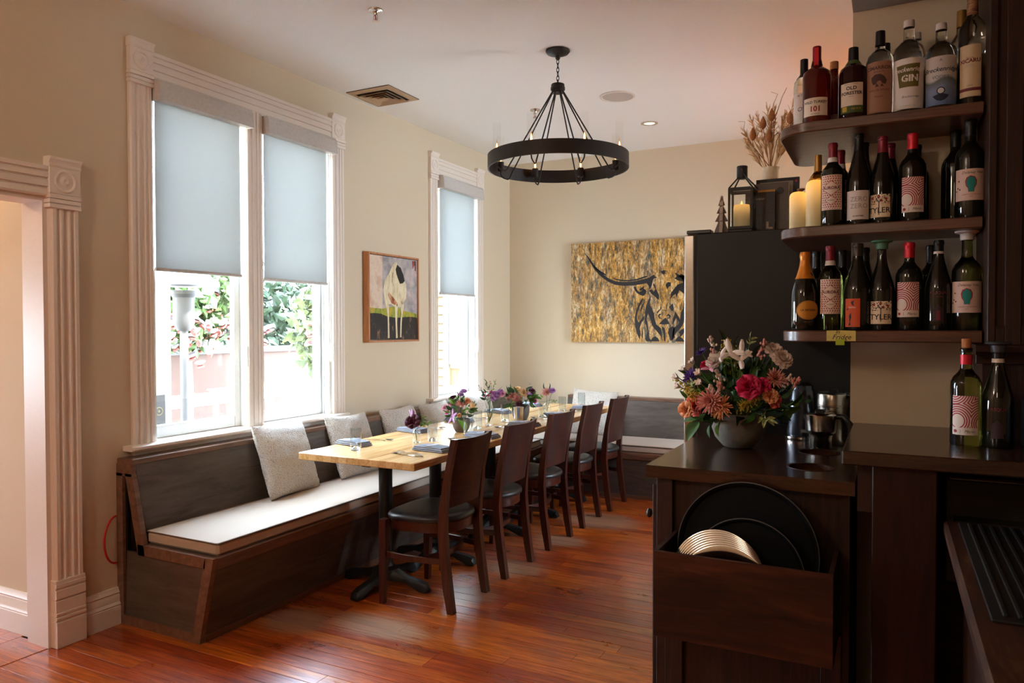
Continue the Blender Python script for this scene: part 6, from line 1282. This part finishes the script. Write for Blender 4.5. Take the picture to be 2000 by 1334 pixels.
for k, (x, y, z) in enumerate(((2.700, 2.87, 1.306), (2.672, 2.86, 1.280), (2.648, 2.84, 1.250), (2.735, 2.82, 1.268), (2.742, 2.80, 1.235), (2.652, 2.85, 1.215))): fl('bell', whitep if k < 3 else blush, x, y, z, .034, 'alstroemeria', 'white alstroemeria', .2, 30 + k)
for k, (x, y, z, sc_) in enumerate(((2.812, 2.90, 1.40, .016), (2.84, 2.92, 1.37, .018), (2.662, 2.83, 1.215, .016), (2.69, 2.80, 1.195, .013), (2.93, 2.80, 1.19, .015), (2.957, 2.80, 1.215, .017), (2.895, 2.80, 1.165, .012), (2.63, 2.86, 1.245, .012))):
    spray(t, root*.4 + Q(x, y, z)*.5, Q(x, y, z), yellow, 90, .0030, sc_, 50 + k, 'goldenrod')
for k, (x, y, z) in enumerate(((2.754, 2.90, 1.405), (2.762, 2.88, 1.36), (2.790, 2.84, 1.285), (2.800, 2.82, 1.24), (2.772, 2.80, 1.225), (3.086, 2.84, 1.262), (3.052, 2.86, 1.272), (2.96, 2.86, 1.395))):
    spray(t, root*.3 + Q(x, y, z)*.72, Q(x, y, z), mumpink if k % 2 else blush, 26, .0055, .0085, 70 + k, 'statice')
q = random.Random(12)
spec = [(2.700, 2.79, 1.085, .075, 1), (2.768, 2.79, 1.088, .06, 1), (2.800, 2.79, 1.09, .055, 2), (3.060, 2.82, 1.215, .085, 0), (3.075, 2.83, 1.175, .085, 1), (3.035, 2.84, 1.16, .07, 0), (2.80, 2.90, 1.44, .06, 0), (2.845, 2.90, 1.425, .06, 0), (2.955, 2.87, 1.39, .07, 0), (2.985, 2.88, 1.40, .06, 0), (2.935, 2.86, 1.38, .07, 0), (2.64, 2.86, 1.29, .05, 1), (2.655, 2.84, 1.19, .05, 1)]
for k, (x, y, z, s, c_) in enumerate(spec):
    p = Q(x, y, z); d = (p - Vector((0, 0, 0.06))).normalized() * .7 + Vector((0, 0, -.35 if z < 1.1 else .2)); put('leaf', leaf_mesh(lf[c_], .62 if k < 3 else .38), t, p * .80, d, s * 1.15, q.random() * 6); stem(t, root, p * .80, 0.0016)
for k in range(170):
    a = q.uniform(0, 2*pi); e = q.uniform(-0.2, 1.4); rr = q.uniform(.11, .20); dv = Vector((cos(a)*cos(e)*1.08, sin(a)*cos(e)*.8, sin(e)*1.25)); p = dv * rr + Vector((0.015, 0, 0.03))
    put('leaf', leaf_mesh(lf[q.choice((0, 0, 0, 1, 1, 2))], q.choice((.36, .44, .55)), .25, q.choice((.1, .3))), t, p * .72, dv + Vector((q.gauss(0, .4), q.gauss(0, .4), q.gauss(0, .3))), q.uniform(.05, .085), q.random() * 6)
for k in range(16):
    a = q.uniform(0, 2*pi); e = q.uniform(0.0, 1.2); dv = Vector((cos(a)*cos(e), sin(a)*cos(e)*.8, sin(e)*1.2)); leafspray(t, dv*.05, dv * q.uniform(.17, .23) + Vector((0.015, 0, .03)), lf[q.choice((0, 1, 2))], 7, .034, 200 + k)
leafspray(t, Q(2.93, 2.84, 1.13), Q(2.985, 2.80, 1.108), lf[3], 9, .032, 300); leafspray(t, Q(2.72, 2.84, 1.2), Q(2.70, 2.80, 1.235), lf[3], 8, .028, 301); leafspray(t, Q(2.9, 2.88, 1.36), Q(2.91, 2.87, 1.405), lf[3], 7, .024, 302)
m = MB(); m.M = Matrix.Translation((0.01, 0, 0.085)) @ Matrix.Diagonal((1.0, .85, .9, 1)); m.lathe([(.02, -.075), (.085, -.05), (.115, 0), (.10, .06), (.05, .10), (.004, .11)], 14); 

# ------------------------------------------------------------------ table-top arrangements
TZ = 0.7605
def small_bouquet(t, items, mouth_z, seed, leaves, lr, lz, ls=.05, fan=.12):
    q = random.Random(seed); r0 = Vector((0, 0, mouth_z*.25))
    for kind, mat, x, y, z, s, nm in items:
        p = Vector((x, y, z)); d = (p - Vector((0, 0, mouth_z))).normalized() + Vector((.45, -.7, .1)) * .6; put(nm, flower_mesh(kind, mat, int(abs(x*1000)) % 5), t, p, d, s, q.random()*6); stem(t, r0, p, 0.0017)
    for k in range(leaves):
        a = q.uniform(0, 2*pi); e = q.uniform(-.25, 1.0); dv = Vector((cos(a)*cos(e), sin(a)*cos(e), sin(e))); put('leaf', leaf_mesh(lf[q.choice((0, 1, 1, 2))], q.choice((.4, .5))), t, dv * lr * .5 + Vector((0, 0, lz)), dv + Vector((0, 0, -.15)), ls * q.uniform(.75, 1.25), q.random()*6)
def bowl(label, x, y, r, h, mat, name='flower_bowl'):
    return tag(part(name, MB().lathe([(r*.55, 0), (r*.68, .004), (r*.92, h*.35), (r, h*.65), (r*.97, h), (r*.90, h), (r*.92, h*.65), (r*.5, .012), (.001, .012)], 36, cap1=False), mat, None, 60, (x, y, TZ)), label, 'bowl')
bowl('brown clay bowl with the pink and lilac arrangement on the table', 0.872, 4.165, .058, .088, clay_m)
t = thing('flower_arrangement', 'low arrangement of pink mums, lilac star flower and big green leaf in the brown bowl', 'flowers', (0.872, 4.165, TZ))
small_bouquet(t, [('mum', pinkl, -.055, -.02, .175, .030, 'chrysanthemum'), ('mum', pinkl, -.115, -.01, .150, .030, 'chrysanthemum'), ('mum', coralpink, .02, -.03, .185, .036, 'chrysanthemum'), ('mum', peach, .045, .0, .20, .03, 'chrysanthemum'), ('rose', burg, -.075, .02, .215, .030, 'ranunculus'), ('carnation', lilac, .0, .03, .262, .026, 'stock'), ('carnation', lilac, -.02, .03, .24, .024, 'stock'), ('star', lilac, -.035, -.05, .105, .052, 'star_flower'), ('rose', peach, .018, -.055, .115, .015, 'rose_bud'), ('carnation', magenta, -.085, -.03, .125, .022, 'sweet_pea'), ('bell', apricot, .075, -.01, .165, .050, 'lily')], .09, 3, 34, .14, .13, .052)
put('leaf', leaf_mesh(lf[2], .55, .15, .25), t, Vector((.01, -.05, .09)), Vector((.8, -.45, -.42)), .115, 2.9, 'large bright green leaf'); spray(t, (-.03, .02, .16), (-.035, .02, .24), lf[2], 30, .004, .014, 8, 'green_buds')
bowl('grey metal bowl with the apricot and mauve arrangement, farther along the table', 0.955, 4.875, .066, .115, clay_m)
t = thing('flower_arrangement', 'low arrangement of apricot and dusty pink flowers in the farther bowl', 'flowers', (0.955, 4.875, TZ))
small_bouquet(t, [('rose', apricot, -.03, .0, .225, .030, 'rose'), ('mum', apricot, .03, -.02, .198, .045, 'chrysanthemum'), ('mum', mumpink, -.045, -.03, .175, .040, 'chrysanthemum'), ('mum', mumpink, .0, -.05, .160, .040, 'chrysanthemum'), ('mum', burg, .015, -.055, .128, .034, 'chrysanthemum'), ('rose', burg, .08, .02, .215, .030, 'rose'), ('carnation', lilac, .075, -.01, .190, .026, 'stock'), ('carnation', magenta, .115, -.01, .150, .022, 'sweet_pea'), ('carnation', pinkl, -.09, -.02, .16, .026, 'stock')], .11, 5, 44, .17, .14, .062)
spray(t, (-.02, -.06, .11), (-.05, -.08, .105), lf[2], 30, .004, .014, 9, 'green_buds')
def glassware(name, label, cat, x, y, prof, mat=None, n=28, group=None, base=None):
    t = thing(name, label, cat, (x, y, TZ), 0, group); part('glass_wall', MB().lathe(prof, n, cap0=False, cap1=False), mat or glass_m, t, 60)
    if base: part('glass_base', MB().lathe(base, n), thick_glass, t, 40)
    return t
def budvase(label, x, y, r=.024, h=.10):
    return glassware('bud_vase', label, 'vase', x, y, [(r*.9, .001), (r, .004), (r, h*.62), (r*.85, h*.74), (r*.5, h*.84), (r*.42, h*.93), (r*.50, h)], base=[(r*.85, .001), (r*.93, .004), (r*.5, .009), (.001, .008)], group='clear glass bud vases on the table')
budvase('clear bud vase with a dark red dahlia, nearest the front of the table', 0.876, 3.645)
t = thing('cut_flowers', 'dark red dahlia with a lilac petal flower and green sprigs in the nearest bud vase', 'flowers', (0.876, 3.645, TZ))
put('dahlia', flower_mesh('rose', burg, 1), t, (-.012, -.02, .125), (.25, -.75, .55), .046, 0); put('dahlia_petals', flower_mesh('daisy', burg, 1), t, (-.012, -.018, .120), (.25, -.75, .45), .038, 0); stem(t, (0, 0, .015), (-.012, -.015, .115))
for k, (x, z, tx) in enumerate(((-.022, .165, -.3), (-.032, .170, -.9), (-.012, .172, .35))): put('petal', petal_mesh(1, .34, .2, .1).mesh('petal', lilac, 60), t, (-.024, .0, .150), (tx * .6, -.1, .8), .052, k)
stem(t, (0, 0, .02), (-.024, 0, .155)); leafspray(t, (0, 0, .08), (.05, .01, .150), lf[2], 8, .026, 20); leafspray(t, (0, 0, .08), (.075, .02, .125), lf[2], 8, .024, 21); put('leaf', leaf_mesh(lf[2], .4), t, (-.03, 0, .085), (-.45, -.1, .6), .058, 1.0); put('leaf', leaf_mesh(lf[1], .45), t, (.012, 0, .11), (.3, -.2, .7), .05, 2.0)
t = glassware('bottle_vase', 'tall clear bottle vase with magenta and lilac stems, middle of the table', 'vase', 0.885, 4.515, [(.027, .001), (.030, .005), (.030, .105), (.027, .122), (.014, .136), (.011, .148), (.011, .172), (.013, .176)], base=[(.025, .001), (.028, .004), (.01, .009), (.001, .008)])
t = thing('cut_flowers', 'airy magenta sweet peas and lilac stock in the tall bottle vase', 'flowers', (0.885, 4.515, TZ))
for k, (x, y, z, s, mt, kd) in enumerate(((-.025, 0, .225, .018, magenta, 'bell'), (.022, 0, .232, .020, magenta, 'bell'), (-.035, 0, .200, .016, magenta, 'bell'), (.008, -.01, .205, .022, magenta, 'bell'), (.004, 0, .262, .018, purple, 'bell'), (.045, 0, .222, .026, lilac, 'carnation'), (.060, .0, .205, .026, lilac, 'carnation'), (.075, .0, .225, .026, lilac, 'carnation'), (.038, 0, .190, .024, lilac, 'carnation'), (.088, .01, .238, .024, lilac, 'carnation'), (.102, .01, .225, .024, pinkl, 'carnation'), (.022, 0, .290, .014, mumpink, 'bell'), (.012, 0, .305, .012, mumpink, 'bell'))):
    put('blossom', flower_mesh(kd, mt, k % 4), t, (x, y, z), (x*3, -.7, .5), s, k); stem(t, (0, 0, .02), (x, y, z-.004), .0012)
leafspray(t, (0, 0, .15), (-.075, 0, .27), lf[1], 8, .020, 30); leafspray(t, (0, 0, .15), (-.012, 0, .29), lf[0], 5, .048, 31); leafspray(t, (0, 0, .16), (.055, 0, .315), lf[2], 8, .018, 32); leafspray(t, (0, 0, .14), (-.03, -.01, .215), lf[0], 5, .045, 33); leafspray(t, (0, 0, .16), (.1, 0, .27), lf[2], 6, .016, 34); leafspray(t, (.0, 0, .16), (-.06, 0, .21), lf[1], 6, .018, 35)
budvase('clear round bud vase with one pink flower, near the far end of the table', 0.955, 5.345, .032, .10)
t = thing('cut_flowers', 'single pink chrysanthemum with two dark leaves in the far bud vase', 'flowers', (0.955, 5.345, TZ))
put('chrysanthemum', flower_mesh('mum', mumpink, 4), t, (.0, -.01, .165), (.2, -.5, .5), .042, 0); put('stock', flower_mesh('carnation', lilac, 1), t, (.045, 0, .185), (.4, -.4, .5), .028, 0); stem(t, (0, 0, .02), (0, -.008, .155)); stem(t, (0, 0, .02), (.045, 0, .18))
for x, d in ((-.015, (-.35, 0, .6)), (.01, (.35, 0, .6))): put('leaf', leaf_mesh(lf[0], .42), t, (x, 0, .19), d, .055, 0)
leafspray(t, (0, 0, .1), (.07, 0, .105), lf[2], 6, .02, 40); put('leaf', leaf_mesh(lf[2], .5), t, (-.03, 0, .13), (-.6, 0, .3), .045, 1)
# tumblers
def tumbler(label, x, y, r=.030, h=.125):
    glassware('tumbler', label, 'glass', x, y, [(r, .001), (r*1.01, .004), (r*1.04, h), (r*1.01, h), (r*.96, .016)], group='water glasses on the table', base=[(r*.95, .001), (r*.95, .008), (r*.5, .016), (r*.2, .024), (.001, .025)])
for lb, x, y in (('clear tumbler on the near left corner of the table, in front of a napkin', 0.712, 3.285), ('clear ribbed tumbler behind the nearest bud vase', 0.915, 3.755), ('clear tumbler right of the brown flower bowl', 0.985, 4.06), ('clear tumbler behind the brown flower bowl, left of the bottle vase', 0.90, 4.33),
                 ('clear tumbler just right of the tall bottle vase', 0.88, 4.77), ('clear tumbler in front of the far bud vase', 1.02, 5.12), ('clear tumbler beside the far bud vase, toward the right', 1.02, 5.50), ('clear tumbler at the far end of the table in front of the back pillows', 1.02, 5.92), ('clear tumbler on the window side near the far end', 0.66, 5.45)): tumbler(lb, x, y)
t = thing('metal_tumbler', 'silvery ribbed tumbler in front of the farther flower bowl', 'cup', (0.998, 4.755, TZ)); m = MB(); vs = []; N = 48
prof = [(.030, 0), (.032, .004), (.036, .112), (.037, .114), (.034, .112), (.030, .01)]
for r, z in prof:
    for i in range(N): a = 2*pi*i/N; rr = r * (1 + (.02 if i % 4 < 2 else -.01)); vs.append((rr*cos(a), rr*sin(a), z))
m.add(vs, [(j*N+i, j*N+(i+1) % N, (j+1)*N+(i+1) % N, (j+1)*N+i) for j in range(len(prof)-1) for i in range(N)] + [tuple(reversed(range(N)))]); part('cup_wall', m, silverware, t, 30)
# napkins, forks and spoons
def napkin_mesh():
    m = MB()
    def slab(z0, z1, x0, x1, y0, y1, bulge):
        def f(u, v):
            a = 2*pi*u; xx = (x0+x1)/2 + (x1-x0)/2 * (1 if cos(a) >= 0 else -1) * abs(cos(a))**.25; zz = (z0+z1)/2 + (z1-z0)/2 * (1 if sin(a) >= 0 else -1) * abs(sin(a))**.6
            y = y0 + (y1-y0)*v; return (xx + .003*mnoise.noise(Vector((y*20, z0*90, 1))), y, zz + (bulge * sin(pi*v) * (zz - z0) / (z1 - z0)) + .0018*mnoise.noise(Vector((xx*30, y*30, z0*50))))
        n0 = len(m.v); m.grid(f, 20, 9, True); m.f.append(tuple(n0 + i for i in range(20))); m.f.append(tuple(n0 + 160 + i for i in reversed(range(20)))); m.mi += [0, 0]
    slab(.001, .010, -.052, .052, -.108, .108, .001); slab(.0095, .018, -.05, .050, -.104, .102, .002); slab(.0175, .026, -.047, .047, -.095, .098, .006)
    return m.mesh('folded_cloth', napkin_m, 60)
nap_me = napkin_mesh()
band = MB().grid(lambda u, v: (-.048 + .096*u, -.012 + .024*v, .0275 + .0055*sin(pi*.5) + .001*sin(u*9)), 8, 3).mesh('woven_band', napkin_w, 60)
def handle(m, x0, x1, w0, w1, z):
    m.grid(lambda u, v: (x0 + (x1-x0)*v, (w0 + (w1-w0)*v) * (u-.5), z + .006*sin(pi*min(1, v*1.1)) + .0012*(1-(2*u-1)**2)), 5, 8)
fm = MB(); handle(fm, -.10, .03, .011, .005, .003); fm.grid(lambda u, v: (.03 + .028*v, (.005 + .019*sin(pi/2*v)) * (u-.5), .004 + .003*sin(pi*v)), 5, 6)
for k in range(4): y = (k-1.5)*.0062; fm.grid(lambda u, v: (.056 + .046*v, y + (.0036 - .0016*v)*(u-.5), .004 + .005*sin(pi*v*.9)), 3, 6)
fork_me = fm.mesh('fork_body', silverware, 60)
sm = MB(); handle(sm, -.10, .03, .012, .005, .003); sm.grid(lambda u, v: (.03 + .055*v, .034 * (u-.5) * sin(pi*min(.97, max(.06, v)))**.6, .008 - .006*(1-(2*u-1)**2)*sin(pi*v)), 8, 9); spoon_me = sm.mesh('spoon_body', silverware, 60)
km = MB(); km.box(-.11, -.005, .001, -.01, .005, .006, b=.002); km.prism([(-.01, -.005), (.09, -.008), (.108, -.004), (.112, .004), (-.01, .005)], 'xyz', .002, .0035); knife_me = km.mesh('knife_body', silverware, 40)
where = ['nearest the front of the table', 'second from the front', 'in the middle of the table', 'second from the far end', 'at the far end']
for side, x, ys, rz in (('window', 0.60, (3.43, 4.03, 4.62, 5.22, 5.80), 0.35), ('aisle', 1.125, (3.46, 4.02, 4.62, 5.2, 5.78), -0.12)):
    for k, y in enumerate(ys):
        t = thing('napkin', 'folded grey-blue napkin on the %s side, %s' % (side, where[k]), 'napkin', (x - (0.02 if side == 'window' else .015), y, TZ), rz + pi/2 * (1 if side == 'window' else 1) - (0.6 if side == 'window' else 0), 'grey-blue napkins on the table')
        link('folded_cloth', nap_me, t); link('woven_band', band, t)
        if side == 'window': fx, fy, fa = x + .01, y + .17, 0.25
        else: fx, fy, fa = x - .085, y - .135, 2.95
        a = tag(link('fork', fork_me, None, (fx, fy, TZ), fa), 'silver fork beside the %s-side napkin %s' % (side, where[k]), 'fork', 'forks on the table'); a['group'] = 'forks on the table'
        b_ = tag(link('spoon', spoon_me, None, (fx + .005, fy + .03 * (1 if side == 'window' else -1), TZ), fa + .25), 'silver spoon beside the %s-side napkin %s' % (side, where[k]), 'spoon', 'spoons on the table')
        if side == 'aisle': tag(link('knife', knife_me, None, (fx + .03, fy - .055, TZ), fa + .1), 'silver knife beside the aisle-side napkin %s' % where[k], 'knife', 'knives on the table')
